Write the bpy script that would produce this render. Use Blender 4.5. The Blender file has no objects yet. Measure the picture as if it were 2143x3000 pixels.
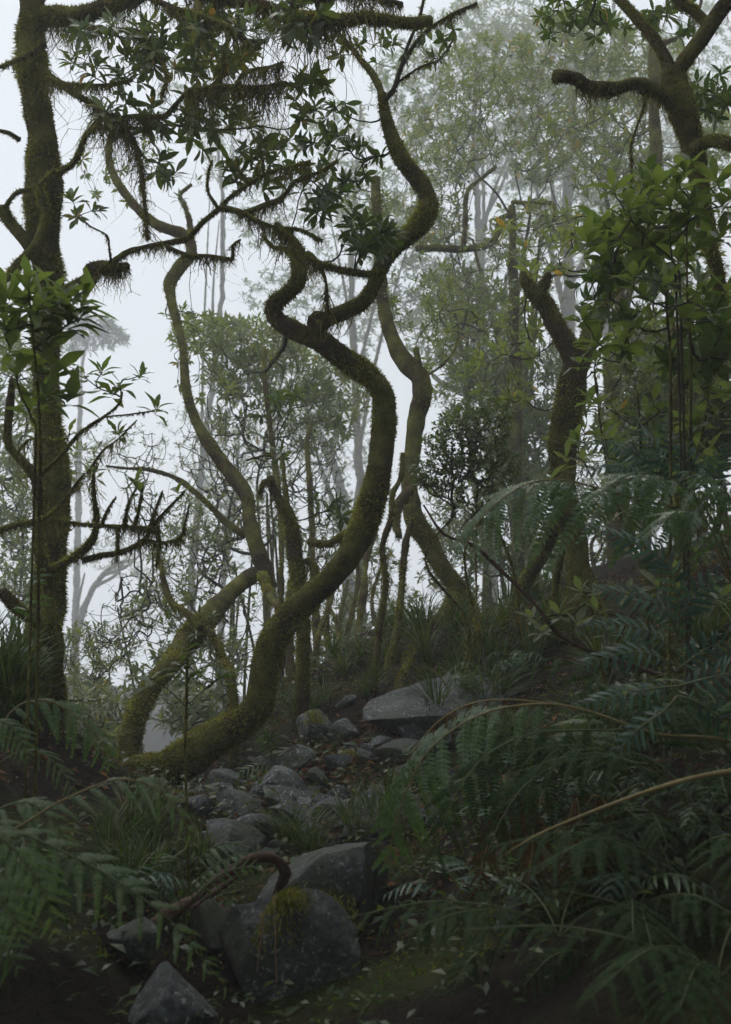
import bpy, math, random
import numpy as np
from mathutils import Matrix, Vector

# ------------------------------------------------------------------ camera, sky, light
S = bpy.context.scene
COL = S.collection
CX, CY, F = 1071.5, 1500.0, 2917.0          # photograph's centre and focal length in its own pixels
PITCH = math.radians(5.0)
CAMZ = 1.55
cam = bpy.data.cameras.new('camera'); cam_ob = bpy.data.objects.new('camera', cam); COL.objects.link(cam_ob)
cam.sensor_fit = 'VERTICAL'; cam.sensor_height = 36.0; cam.sensor_width = 36.0; cam.lens = 35.0
cam.clip_start = 0.05; cam.clip_end = 500
cam_ob.location = (0, 0, CAMZ); cam_ob.rotation_euler = (math.radians(90) + PITCH, 0, 0)
cam.dof.use_dof = True; cam.dof.focus_distance = 5.8; cam.dof.aperture_fstop = 4.0
S.camera = cam_ob

SUN_EL, SUN_AZ = math.radians(58), math.radians(-35)   # azimuth from +Y towards +X
w = bpy.data.worlds.new('World'); S.world = w; w.use_nodes = True
nt = w.node_tree; nt.nodes.clear()
sky = nt.nodes.new('ShaderNodeTexSky'); sky.sky_type = 'NISHITA'; sky.sun_disc = False
sky.sun_elevation = SUN_EL; sky.sun_rotation = SUN_AZ; sky.air_density = 1.0; sky.dust_density = 6.0
b1 = nt.nodes.new('ShaderNodeBackground'); b1.inputs['Strength'].default_value = 0.05
nt.links.new(sky.outputs['Color'], b1.inputs['Color'])
b2 = nt.nodes.new('ShaderNodeBackground'); b2.inputs['Color'].default_value = (0.89, 0.945, 1.0, 1); b2.inputs['Strength'].default_value = 0.425
ad = nt.nodes.new('ShaderNodeMixShader'); ad.inputs[0].default_value = 0.9
nt.links.new(b1.outputs[0], ad.inputs[1]); nt.links.new(b2.outputs[0], ad.inputs[2])
wo = nt.nodes.new('ShaderNodeOutputWorld'); nt.links.new(ad.outputs[0], wo.inputs['Surface'])

sl = bpy.data.lights.new('sun', 'SUN'); sl.energy = 0.5; sl.angle = math.radians(35); sl.color = (1.0, 0.97, 0.92)
so = bpy.data.objects.new('sun', sl); COL.objects.link(so)
sd = Vector((math.sin(SUN_AZ) * math.cos(SUN_EL), math.cos(SUN_AZ) * math.cos(SUN_EL), math.sin(SUN_EL)))
so.rotation_euler = sd.to_track_quat('Z', 'Y').to_euler(); so.location = sd * 30

vs = S.view_settings
vs.view_transform = 'Standard'; vs.look = 'None'; vs.exposure = 1.35; vs.gamma = 1.0; vs.use_curve_mapping = False
cy = S.cycles
cy.max_bounces = 6; cy.diffuse_bounces = 3; cy.glossy_bounces = 2; cy.transmission_bounces = 3; cy.volume_bounces = 3
cy.transparent_max_bounces = 4
cy.use_denoising = True
try: cy.denoiser = 'OPENIMAGEDENOISE'
except Exception: pass
cy.use_adaptive_sampling = True; cy.adaptive_threshold = 0.02
cy.caustics_reflective = False; cy.caustics_refractive = False
HAZE = 0.0058

# ------------------------------------------------------------------ maths helpers
rs = np.random.RandomState(7)
cp_, sp_ = math.cos(PITCH), math.sin(PITCH)

def RD(d):
    """distances read off the layout are stretched beyond the near trees, where the mist thickens"""
    return d if d < 6.8 else min(6.8 + (d - 6.8) * 4.0, 88.0)

def P(u, v, d):
    """the point at forward distance RD(d) (metres) seen at photograph pixel u, v"""
    d = RD(d)
    x = (u - CX) / F; z = (CY - v) / F
    yy = cp_ - z * sp_; zz = z * cp_ + sp_
    return np.array([x * d / yy, d, CAMZ + zz * d / yy])

_k = {}
def noise(p, freq, seed=0):
    """cheap smooth noise in about -1..1 from a sum of sines"""
    if seed not in _k:
        r = np.random.RandomState(1000 + seed)
        kk = r.normal(size=(9, 3)); kk /= np.linalg.norm(kk, axis=1)[:, None]; kk *= r.uniform(.6, 1.7, size=(9, 1))
        _k[seed] = (kk, r.uniform(0, 6.28, 9))
    kk, ph = _k[seed]
    return np.sin(p @ (kk.T * freq) + ph).sum(-1) / 3.6

def nrm(a):
    return a / np.maximum(np.linalg.norm(a, axis=-1, keepdims=True), 1e-9)

def catmull(pts, step):
    pts = np.asarray(pts, float)
    if len(pts) < 3:
        n = max(2, int(np.linalg.norm(pts[1, :3] - pts[0, :3]) / step) + 1)
        t = np.linspace(0, 1, n)[:, None]
        return pts[0] * (1 - t) + pts[1] * t
    ext = np.vstack([2 * pts[0] - pts[1], pts, 2 * pts[-1] - pts[-2]])
    out = []
    for i in range(1, len(ext) - 2):
        p0, p1, p2, p3 = ext[i - 1], ext[i], ext[i + 1], ext[i + 2]
        n = max(2, int(np.linalg.norm(p2[:3] - p1[:3]) / step) + 1)
        t = np.linspace(0, 1, n, endpoint=False)[:, None]
        out.append(.5 * (2 * p1 + (p2 - p0) * t + (2 * p0 - 5 * p1 + 4 * p2 - p3) * t ** 2 + (3 * p1 - p0 - 3 * p2 + p3) * t ** 3))
    out.append(pts[-1:])
    return np.vstack(out)

class Geo:
    """collects vertices, faces and one tint value per vertex; becomes ONE mesh object"""
    def __init__(s): s.v = []; s.f3 = []; s.f4 = []; s.t = []; s.n = 0
    def add(s, v, f3=None, f4=None, tint=0.5):
        v = np.asarray(v, np.float32).reshape(-1, 3)
        if f3 is not None and len(f3): s.f3.append(np.asarray(f3, np.int32).reshape(-1, 3) + s.n)
        if f4 is not None and len(f4): s.f4.append(np.asarray(f4, np.int32).reshape(-1, 4) + s.n)
        s.t.append(np.broadcast_to(np.asarray(tint, np.float32), (len(v),)) if np.ndim(tint) < 2 else np.asarray(tint, np.float32).ravel())
        s.v.append(v); s.n += len(v)
    def mesh(s, name, mat, origin=(0, 0, 0), smooth=True):
        me = bpy.data.meshes.new(name)
        if s.n:
            v = np.concatenate(s.v) - np.asarray(origin, np.float32)
            f3 = np.concatenate(s.f3) if s.f3 else np.zeros((0, 3), np.int32)
            f4 = np.concatenate(s.f4) if s.f4 else np.zeros((0, 4), np.int32)
            me.vertices.add(len(v)); me.vertices.foreach_set('co', v.astype(np.float32).ravel())
            nl = len(f3) * 3 + len(f4) * 4
            me.loops.add(nl); me.loops.foreach_set('vertex_index', np.concatenate([f3.ravel(), f4.ravel()]).astype(np.int32))
            me.polygons.add(len(f3) + len(f4))
            st = np.concatenate([np.arange(len(f3)) * 3, len(f3) * 3 + np.arange(len(f4)) * 4]).astype(np.int32)
            me.polygons.foreach_set('loop_start', st)
            me.polygons.foreach_set('use_smooth', np.full(len(st), smooth))
            a = me.attributes.new('tint', 'FLOAT', 'POINT'); a.data.foreach_set('value', np.concatenate(s.t).astype(np.float32))
            me.update(); me.validate()
        me.materials.append(mat)
        return me

def link(name, me, parent=None, kind=None):
    o = bpy.data.objects.new(name, me); COL.objects.link(o)
    if parent is not None: o.parent = parent
    if kind: o['kind'] = kind
    return o

def tag(o, label, cat, group=None):
    o['label'] = label; o['category'] = cat
    if group: o['group'] = group
    return o

def thing(name, label, cat, loc, group=None):
    o = bpy.data.objects.new(name, None); COL.objects.link(o)
    o.location = Vector([float(c) for c in loc]); o.empty_display_size = .1
    return tag(o, label, cat, group)

# ------------------------------------------------------------------ materials
def mat_new(name):
    m = bpy.data.materials.new(name); m.use_nodes = True
    n = m.node_tree.nodes; n.clear()
    return m, n, m.node_tree.links

def ramp(n, stops):
    r = n.new('ShaderNodeValToRGB'); e = r.color_ramp.elements
    while len(e) < len(stops): e.new(0.5)
    for i, (p, c) in enumerate(stops): e[i].position = p; e[i].color = (*c, 1)
    return r

def leafy(name, stops, rough=0.35, trans=0.35, spec=0.5, tcol=1.35):
    """thin leaf: tint attribute picks the leaf's own colour, part of the light passes through"""
    m, n, l = mat_new(name)
    a = n.new('ShaderNodeAttribute'); a.attribute_name = 'tint'
    oi = n.new('ShaderNodeObjectInfo')
    ad = n.new('ShaderNodeMath'); ad.operation = 'MULTIPLY_ADD'; ad.inputs[1].default_value = .22; l.new(oi.outputs['Random'], ad.inputs[0])
    sb = n.new('ShaderNodeMath'); sb.operation = 'SUBTRACT'; sb.inputs[1].default_value = .11; l.new(a.outputs['Fac'], sb.inputs[0]); l.new(sb.outputs[0], ad.inputs[2])
    r = ramp(n, stops); l.new(ad.outputs[0], r.inputs['Fac'])
    tc = n.new('ShaderNodeTexCoord'); nz = n.new('ShaderNodeTexNoise'); nz.inputs['Scale'].default_value = 35; l.new(tc.outputs['Object'], nz.inputs['Vector'])
    mx = n.new('ShaderNodeMix'); mx.data_type = 'RGBA'; mx.blend_type = 'MULTIPLY'; mx.inputs['Factor'].default_value = .5
    rr = ramp(n, [(.3, (.55, .55, .5)), (.7, (1.2, 1.2, 1.2))]); l.new(nz.outputs['Fac'], rr.inputs['Fac'])
    l.new(r.outputs['Color'], mx.inputs['A']); l.new(rr.outputs['Color'], mx.inputs['B'])
    p = n.new('ShaderNodeBsdfPrincipled'); p.inputs['Roughness'].default_value = rough; p.inputs['Specular IOR Level'].default_value = spec
    l.new(mx.outputs['Result'], p.inputs['Base Color'])
    t = n.new('ShaderNodeBsdfTranslucent')
    g = n.new('ShaderNodeMix'); g.data_type = 'RGBA'; g.blend_type = 'MULTIPLY'; g.inputs['Factor'].default_value = 1
    g.inputs['B'].default_value = (tcol * 1.1, tcol * 1.15, tcol * .5, 1); l.new(mx.outputs['Result'], g.inputs['A']); l.new(g.outputs['Result'], t.inputs['Color'])
    ms = n.new('ShaderNodeMixShader'); ms.inputs[0].default_value = trans
    l.new(p.outputs[0], ms.inputs[1]); l.new(t.outputs[0], ms.inputs[2])
    o = n.new('ShaderNodeOutputMaterial'); l.new(ms.outputs[0], o.inputs['Surface'])
    return m

def solid(name, stops, scale=6, rough=.9, bump=.4, bscale=40, spec=.2, stops2=None, scale2=2.0):
    m, n, l = mat_new(name)
    tc = n.new('ShaderNodeTexCoord'); nz = n.new('ShaderNodeTexNoise'); nz.inputs['Scale'].default_value = scale; nz.inputs['Detail'].default_value = 8
    nz.inputs['Roughness'].default_value = .65
    l.new(tc.outputs['Object'], nz.inputs['Vector'])
    r = ramp(n, stops); l.new(nz.outputs['Fac'], r.inputs['Fac']); col = r.outputs['Color']
    if stops2:
        n2 = n.new('ShaderNodeTexNoise'); n2.inputs['Scale'].default_value = scale2; n2.inputs['Detail'].default_value = 6; l.new(tc.outputs['Object'], n2.inputs['Vector'])
        r2 = ramp(n, [(.45, (0, 0, 0)), (.6, (1, 1, 1))]); l.new(n2.outputs['Fac'], r2.inputs['Fac'])
        r3 = ramp(n, stops2); l.new(nz.outputs['Fac'], r3.inputs['Fac'])
        mx = n.new('ShaderNodeMix'); mx.data_type = 'RGBA'; l.new(r2.outputs['Color'], mx.inputs['Factor']); l.new(col, mx.inputs['A']); l.new(r3.outputs['Color'], mx.inputs['B']); col = mx.outputs['Result']
    p = n.new('ShaderNodeBsdfPrincipled'); p.inputs['Roughness'].default_value = rough; p.inputs['Specular IOR Level'].default_value = spec
    l.new(col, p.inputs['Base Color'])
    b = n.new('ShaderNodeBump'); b.inputs['Strength'].default_value = bump; b.inputs['Distance'].default_value = .02
    n3 = n.new('ShaderNodeTexNoise'); n3.inputs['Scale'].default_value = bscale; n3.inputs['Detail'].default_value = 6; l.new(tc.outputs['Object'], n3.inputs['Vector'])
    l.new(n3.outputs['Fac'], b.inputs['Height']); l.new(b.outputs['Normal'], p.inputs['Normal'])
    o = n.new('ShaderNodeOutputMaterial'); l.new(p.outputs[0], o.inputs['Surface'])
    return m

def rock_material():
    m, n, l = mat_new('wet lichen rock')
    tc = n.new('ShaderNodeTexCoord'); oi = n.new('ShaderNodeObjectInfo')
    va = n.new('ShaderNodeVectorMath'); va.operation = 'ADD'; l.new(tc.outputs['Object'], va.inputs[0]); l.new(oi.outputs['Location'], va.inputs[1])
    def nz(scale, det=8, rough=.6):
        q = n.new('ShaderNodeTexNoise'); q.inputs['Scale'].default_value = scale; q.inputs['Detail'].default_value = det; q.inputs['Roughness'].default_value = rough
        l.new(va.outputs[0], q.inputs['Vector']); return q
    a = nz(5, 10, .7); base = ramp(n, [(.34, (.012, .015, .016)), (.5, (.046, .052, .053)), (.68, (.12, .132, .132))]); l.new(a.outputs['Fac'], base.inputs['Fac'])
    f = nz(60, 4); fr = ramp(n, [(.38, (.35, .36, .36)), (.62, (1.7, 1.7, 1.65))]); l.new(f.outputs['Fac'], fr.inputs['Fac'])
    m1 = n.new('ShaderNodeMix'); m1.data_type = 'RGBA'; m1.blend_type = 'MULTIPLY'; m1.inputs['Factor'].default_value = .8
    l.new(base.outputs['Color'], m1.inputs['A']); l.new(fr.outputs['Color'], m1.inputs['B'])
    v = n.new('ShaderNodeTexVoronoi'); v.inputs['Scale'].default_value = 34; dn = nz(18, 5)
    vm = n.new('ShaderNodeVectorMath'); vm.operation = 'MULTIPLY_ADD'; vm.inputs[1].default_value = (.12, .12, .12); l.new(dn.outputs['Color'], vm.inputs[0]); l.new(va.outputs[0], vm.inputs[2]); l.new(vm.outputs[0], v.inputs['Vector'])
    lr = ramp(n, [(.2, (1, 1, 1)), (.3, (0, 0, 0))]); l.new(v.outputs['Distance'], lr.inputs['Fac'])
    pt = nz(3.2, 4); pr = ramp(n, [(.38, (0, 0, 0)), (.55, (.9, .9, .9))]); l.new(pt.outputs['Fac'], pr.inputs['Fac'])
    mm = n.new('ShaderNodeMath'); mm.operation = 'MULTIPLY'; l.new(lr.outputs['Color'], mm.inputs[0]); l.new(pr.outputs['Color'], mm.inputs[1])
    m2 = n.new('ShaderNodeMix'); m2.data_type = 'RGBA'; l.new(mm.outputs[0], m2.inputs['Factor']); l.new(m1.outputs['Result'], m2.inputs['A']); m2.inputs['B'].default_value = (.34, .37, .33, 1)
    g = nz(2.6, 7, .65); gr = ramp(n, [(.49, (0, 0, 0)), (.60, (1, 1, 1))]); l.new(g.outputs['Fac'], gr.inputs['Fac'])
    m3 = n.new('ShaderNodeMix'); m3.data_type = 'RGBA'; l.new(gr.outputs['Color'], m3.inputs['Factor']); l.new(m2.outputs['Result'], m3.inputs['A']); m3.inputs['B'].default_value = (.040, .046, .014, 1)
    p = n.new('ShaderNodeBsdfPrincipled'); p.inputs['Roughness'].default_value = .42; p.inputs['Specular IOR Level'].default_value = .5
    l.new(m3.outputs['Result'], p.inputs['Base Color'])
    b = n.new('ShaderNodeBump'); b.inputs['Strength'].default_value = 1.0; b.inputs['Distance'].default_value = .03; h = nz(14, 12, .75); l.new(h.outputs['Fac'], b.inputs['Height']); l.new(b.outputs['Normal'], p.inputs['Normal'])
    o = n.new('ShaderNodeOutputMaterial'); l.new(p.outputs[0], o.inputs['Surface'])
    return m

M = {}
M['bark'] = solid('mossy bark', [(.3, (.045, .040, .018)), (.5, (.10, .095, .028)), (.7, (.17, .16, .045))], 9, .95, .9, 55, .1,
                  [(.3, (.030, .022, .013)), (.7, (.075, .055, .032))], 3.0)
M['palebark'] = solid('grey green bark', [(.3, (.05, .055, .045)), (.7, (.14, .145, .12))], 12, .85, .6, 50, .2)
M['twig'] = solid('twig bark', [(.3, (.025, .022, .016)), (.7, (.07, .062, .045))], 20, .8, .3, 60, .2)
M['moss'] = leafy('moss', [(0, (.085, .072, .024)), (.35, (.16, .152, .042)), (.7, (.26, .25, .066)), (1, (.38, .36, .11))], .9, .4, .05, 1.1)
M['hangmoss'] = leafy('hanging moss', [(0, (.055, .048, .022)), (.5, (.13, .115, .05)), (1, (.24, .21, .09))], .95, .5, .05, 1.3)
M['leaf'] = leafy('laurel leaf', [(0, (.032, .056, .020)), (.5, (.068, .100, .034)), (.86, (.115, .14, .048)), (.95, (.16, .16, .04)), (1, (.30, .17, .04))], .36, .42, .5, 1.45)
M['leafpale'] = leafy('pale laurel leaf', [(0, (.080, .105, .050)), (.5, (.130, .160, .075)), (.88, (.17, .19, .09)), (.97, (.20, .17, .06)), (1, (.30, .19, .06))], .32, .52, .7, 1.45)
M['leafnear'] = leafy('broad shrub leaf', [(0, (.055, .085, .030)), (.5, (.105, .140, .050)), (.86, (.15, .18, .07)), (.95, (.18, .18, .05)), (1, (.32, .19, .05))], .34, .52, .55, 1.5)
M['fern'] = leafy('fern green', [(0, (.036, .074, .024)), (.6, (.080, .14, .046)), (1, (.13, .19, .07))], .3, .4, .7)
M['fernshade'] = leafy('shade darkened fern', [(0, (.012, .026, .009)), (.6, (.026, .052, .017)), (1, (.05, .08, .026))], .65, .3, .12)  # darkened copy of fern green: shade painted into the lower fronds
M['fernsheen'] = leafy('sheen paled fern', [(0, (.055, .095, .040)), (.6, (.115, .175, .080)), (1, (.17, .23, .11))], .3, .4, .75)  # paler copy of fern green, with sky sheen put into the colour
M['fernteal'] = leafy('fern blue green', [(0, (.020, .060, .038)), (.6, (.038, .10, .062)), (1, (.08, .155, .095))], .34, .35, .6)
M['ferndead'] = leafy('dead fern', [(0, (.035, .018, .010)), (1, (.12, .06, .025))], .8, .3, .1)
M['rachis'] = solid('fern stem', [(.3, (.10, .075, .022)), (.7, (.20, .15, .05))], 20, .5, .1, 60, .4)
M['rachisgreen'] = solid('green fern stem', [(.3, (.04, .06, .02)), (.7, (.09, .11, .035))], 20, .5, .1, 60, .4)
M['grass'] = leafy('sedge', [(0, (.025, .045, .012)), (.6, (.055, .09, .022)), (.85, (.10, .12, .03)), (1, (.20, .14, .06))], .45, .4, .4)
M['litter'] = leafy('dead leaves', [(0, (.035, .018, .009)), (.5, (.09, .042, .017)), (1, (.22, .10, .035))], .7, .2, .2)
M['soil'] = solid('forest soil', [(.3, (.007, .0055, .0035)), (.55, (.018, .013, .008)), (.75, (.036, .026, .014))], 14, .95, 1.0, 70, .15,
                  [(.3, (.014, .018, .006)), (.7, (.045, .052, .014))], 1.6)
M['wood'] = solid('dead wood', [(.3, (.016, .009, .006)), (.5, (.05, .026, .014)), (.75, (.10, .058, .033))], 14, .7, .9, 45, .3)
M['root'] = solid('pale root', [(.3, (.16, .10, .06)), (.7, (.30, .20, .13))], 20, .7, .2, 50, .2)
M['rock'] = rock_material()

# ------------------------------------------------------------------ ground
ctrl = [P(*q) for q in [
    (1071, 2960, 2.9), (640, 2970, 2.9), (300, 2930, 2.7), (120, 2780, 2.7), (760, 2720, 3.6), (1120, 2700, 3.6),
    (950, 2450, 4.4), (650, 2440, 4.6), (430, 2500, 4.2), (900, 2270, 5.5), (1000, 2340, 5.1), (1200, 2310, 5.0),
    (600, 2350, 5.6), (400, 2390, 6.0), (340, 2300, 6.5), (1000, 2090, 6.6), (1250, 2060, 6.6), (1120, 1980, 7.4),
    (1400, 1850, 7.3), (1470, 1815, 7.5), (1700, 1800, 6.8), (1900, 1700, 7.0), (2140, 1600, 7.0), (1500, 2160, 5.2),
    (1700, 2060, 5.0), (2000, 2000, 4.5), (2140, 1900, 4.2), (1400, 2480, 3.9), (1700, 2420, 3.6), (2140, 2280, 3.2),
    (1600, 2830, 2.6), (2140, 2650, 2.4), (100, 2080, 6.0), (165, 2090, 5.2), (0, 2040, 5.0), (0, 2200, 4.0), (0, 2480, 3.2)]]
ctrl += [np.array(q, float) for q in [
    (-3, 8.5, -.9), (-6, 9, -3.0), (-1, 9.5, -.9), (.3, 9.5, -.2), (-12, 10, -6), (-25, 10, -11), (0, 16, -4.5), (-10, 20, -10), (-25, 35, -16), (3, 10, 1.8), (5, 14, 2.4),
    (10, 14, 5), (10, 6, 4.8), (20, 10, 8), (20, 30, 9), (5, 25, -1.5), (0, 40, -9), (30, 50, 7), (-44, 0, -11), (-44, 50, -16), (44, 0, 14), (44, 60, 10), (0, 60, -6), (-15, 62, -7), (-44, 95, -5), (-20, 95, -7.5), (0, 95, -7), (20, 95, 2), (44, 95, 10),
    (0, 1, .1), (0, -3, 0), (-3, 0, .5), (3, 0, 1.6), (-8, -3, -1), (6, -4, 3.2), (0, -12, .5), (-44, -12, -10), (44, -12, 14)]]
ctrl = np.array(ctrl)
def _tps(r2): return np.where(r2 > 1e-12, r2 * np.log(np.maximum(r2, 1e-12)), 0)
n_ = len(ctrl); A_ = np.zeros((n_ + 3, n_ + 3)); d_ = ctrl[:, None, :2] - ctrl[None, :, :2]
A_[:n_, :n_] = _tps((d_ ** 2).sum(-1)) + np.eye(n_) * .08
A_[:n_, n_] = 1; A_[:n_, n_ + 1:] = ctrl[:, :2]; A_[n_:, :n_] = A_[:n_, n_:].T
W_ = np.linalg.solve(A_, np.concatenate([ctrl[:, 2], np.zeros(3)]))
def ground_z(x, y):
    x = np.atleast_1d(np.asarray(x, float)); y = np.atleast_1d(np.asarray(y, float))
    r2 = (x[:, None] - ctrl[None, :, 0]) ** 2 + (y[:, None] - ctrl[None, :, 1]) ** 2
    z = _tps(r2) @ W_[:n_] + W_[n_] + W_[n_ + 1] * x + W_[n_ + 2] * y
    q = np.stack([x, y, 0 * x], -1)
    return z + .035 * noise(q, 3.0, 1) + .018 * noise(q, 9, 2) + .008 * noise(q, 25, 3)
def gz(x, y): return float(ground_z([x], [y])[0])
def gpx(u, d):
    """ground point straight below/above the pixel column u at distance d"""
    d = RD(d); x = (u - CX) / F * d
    return np.array([x, d, gz(x, d)])

def axis(lo, hi, flo, fhi, fine, ratio=1.18):
    a = list(np.arange(flo, fhi, fine)); st = fine; x = a[-1]
    while x < hi: st *= ratio; x += st; a.append(min(x, hi))
    st = fine; x = flo; b = []
    while x > lo: st *= ratio; x -= st; b.append(max(x, lo))
    return np.array(sorted(set(b)) + a)
gx = axis(-42, 42, -2.8, 3.2, .05); gy = axis(-10, 98, 1.4, 8.5, .05)
XX, YY = np.meshgrid(gx, gy); ZZ = ground_z(XX.ravel(), YY.ravel())
g = Geo(); nx, ny = len(gx), len(gy)
ii = (np.arange(ny - 1)[:, None] * nx + np.arange(nx - 1)[None]).ravel()
g.add(np.stack([XX.ravel(), YY.ravel(), ZZ], -1), f4=np.stack([ii, ii + 1, ii + nx + 1, ii + nx], -1))
link('ground', g.mesh('ground', M['soil']), kind='structure')
GZMIN = float(ZZ.min())

# ------------------------------------------------------------------ wood, moss, leaves
def tube(geo, path, rad, sides=10, rough=.12, freq=9, seed=0, tint=.5):
    """tapering limb along path (n,3) with uneven girth; returns frames for moss"""
    n = len(path); T = nrm(np.gradient(path, axis=0))
    ref = np.array([0., 0, 1]) if abs(T[0, 2]) < .9 else np.array([1., 0, 0])
    N = np.zeros_like(path); N[0] = nrm(np.cross(T[0], ref))
    for i in range(1, n):
        q = N[i - 1] - T[i] * np.dot(N[i - 1], T[i]); N[i] = q / max(np.linalg.norm(q), 1e-9)
    B = np.cross(T, N)
    a = np.linspace(0, 2 * np.pi, sides, endpoint=False)
    D = N[:, None] * np.cos(a)[None, :, None] + B[:, None] * np.sin(a)[None, :, None]
    V = path[:, None] + D * rad[:, None, None]
    k = 1 + rough * noise(V, freq, seed) + .6 * rough * noise(V, freq * 3, seed + 1) + .7 * rough * noise(V, freq * .4, seed + 2)
    V = path[:, None] + D * (rad[:, None] * k)[..., None]
    i, j = np.meshgrid(np.arange(n - 1), np.arange(sides), indexing='ij'); j2 = (j + 1) % sides
    f4 = np.stack([i * sides + j, i * sides + j2, (i + 1) * sides + j2, (i + 1) * sides + j], -1).reshape(-1, 4)
    vv = np.concatenate([V.reshape(-1, 3), path[:1] - T[:1] * rad[0] * .4, path[-1:] + T[-1:] * rad[-1] * .6])
    c0, c1 = n * sides, n * sides + 1; jj = np.arange(sides); jn = (jj + 1) % sides
    f3 = np.concatenate([np.stack([np.full(sides, c0), jn, jj], -1), np.stack([np.full(sides, c1), (n - 1) * sides + jj, (n - 1) * sides + jn], -1)])
    geo.add(vv, f3, f4, tint)
    return V, D, rad * 1.0

def fuzz(geo, V, D, rad, depth, dens=1.0, length=1.0):
    """short moss shoots standing off the limb"""
    n, s, _ = V.shape
    seg = np.linalg.norm(np.diff(V.mean(1), axis=0), axis=1); area = seg * 2 * np.pi * (rad[:-1] + rad[1:]) / 2
    cell = (.0098 * depth / 6) ** 2
    N = int(min(dens * area.sum() / cell * (1 if depth < 7.2 else .5), 130000))
    if N < 3: return
    i = rs.choice(n - 1, N, p=area / area.sum()); ft = rs.rand(N); a = rs.rand(N) * s; j = a.astype(int) % s; fa = (a - a.astype(int))[:, None]; j2 = (j + 1) % s; ft = ft[:, None]
    def lerp(X): return (X[i, j] * (1 - fa) + X[i, j2] * fa) * (1 - ft) + (X[i + 1, j] * (1 - fa) + X[i + 1, j2] * fa) * ft
    p = lerp(V); d = nrm(lerp(D))
    cl = noise(p, 14, 5); keep = (cl > -1.1) & (noise(p, 4.5, 51) + .5 * noise(p, 15, 52) > (-3 if dens > 1.25 else -.75)); p, d, cl = p[keep], d[keep], cl[keep]; N = len(p)
    L = (.0145 * depth / 6) * length * rs.uniform(.4, 1.5, N) * (1 + .5 * cl)
    dr = nrm(d + rs.normal(size=(N, 3)) * .55 + np.array([0, 0, -.15]))
    sd_ = nrm(np.cross(dr, rs.normal(size=(N, 3)))) * (.0042 * depth / 6 * rs.uniform(.7, 1.5, N))[:, None]
    b = p - d * .004
    V3 = np.stack([b - sd_, b + sd_, b + dr * L[:, None]], 1)
    t = np.clip(.45 + .28 * cl + .22 * rs.normal(size=N) + .12 * noise(p, 3, 6), 0, 1)
    geo.add(V3.reshape(-1, 3), f3=np.arange(N * 3).reshape(-1, 3), tint=np.repeat(t, 3))

def strands(geo, V, rad, depth, dens=1.0, length=.06, clump=1.0):
    """ragged moss hanging from the underside"""
    n, s, _ = V.shape; c = V.mean(1); seg = np.linalg.norm(np.diff(c, axis=0), axis=1)
    N = int(min(dens * seg.sum() * (270 if depth < 7.2 else 40) * (6 / depth), 7000)); length *= .8
    if N < 3 or seg.sum() <= 0: return
    i = rs.choice(n - 1, N, p=seg / seg.sum()); ft = rs.rand(N)[:, None]
    base = c[i] * (1 - ft) + c[i + 1] * ft
    an = rs.uniform(-1, 1, N) * 1.5
    T = nrm(c[i + 1] - c[i]); sdv = np.cross(T, [0, 0, 1.0]); sdv = nrm(np.where(np.linalg.norm(sdv, axis=1)[:, None] < .2, rs.normal(size=(N, 3)), sdv))
    off = (sdv * np.sin(an)[:, None] - np.array([0, 0, 1.]) * np.cos(an)[:, None]) * rad[i][:, None] * .9
    p = base + off
    cl = np.clip(.42 + .85 * clump * noise(base, 11, 8) + .45 * noise(base, 31, 9), .08, 2.4)
    L = length * cl * rs.gamma(2.2, .45, N)
    wd = (.0026 * depth / 6) * rs.uniform(.6, 1.8, N)
    h = nrm(np.stack([rs.normal(size=N), rs.normal(size=N), np.zeros(N)], -1))
    rows = []; mids = []
    q = p.copy(); drift = rs.normal(size=(N, 3)) * .3; drift[:, 2] = 0
    for k in range(5):
        f = [1, .9, .75, .5, .12][k]
        rows += [q - h * (wd * f)[:, None], q + h * (wd * f)[:, None]]; mids.append(q)
        q = q + (np.array([0, 0, -1.]) + drift + rs.normal(size=(N, 3)) * .6) * (L / 4)[:, None]
    VV = np.stack(rows, 1); o = np.arange(N)[:, None] * 10; tn = np.clip(rs.normal(.5, .25, N), 0, 1)
    f4 = np.concatenate([o + np.array([[2 * k, 2 * k + 1, 2 * k + 3, 2 * k + 2]]) for k in range(4)])
    geo.add(VV.reshape(-1, 3), f4=f4, tint=np.repeat(tn, 10))
    for k in range(4 if depth < 7.2 else 0):          # ragged side shoots
        for rr in range(1 + k % 2):
            m = mids[k] * (1 - .5 * rr) + mids[k + 1] * .5 * rr; d = nrm(rs.normal(size=(N, 3)) + np.array([0, 0, -.9])); ln = (.013 * depth / 6) * rs.uniform(.4, 1.6, N); w3 = nrm(np.cross(d, rs.normal(size=(N, 3)))) * (.0022 * depth / 6)
            geo.add(np.stack([m - w3, m + w3, m + d * ln[:, None]], 1).reshape(-1, 3), f3=np.arange(N * 3).reshape(-1, 3), tint=np.repeat(np.clip(tn + rs.normal(size=N) * .15, 0, 1), 3))

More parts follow.
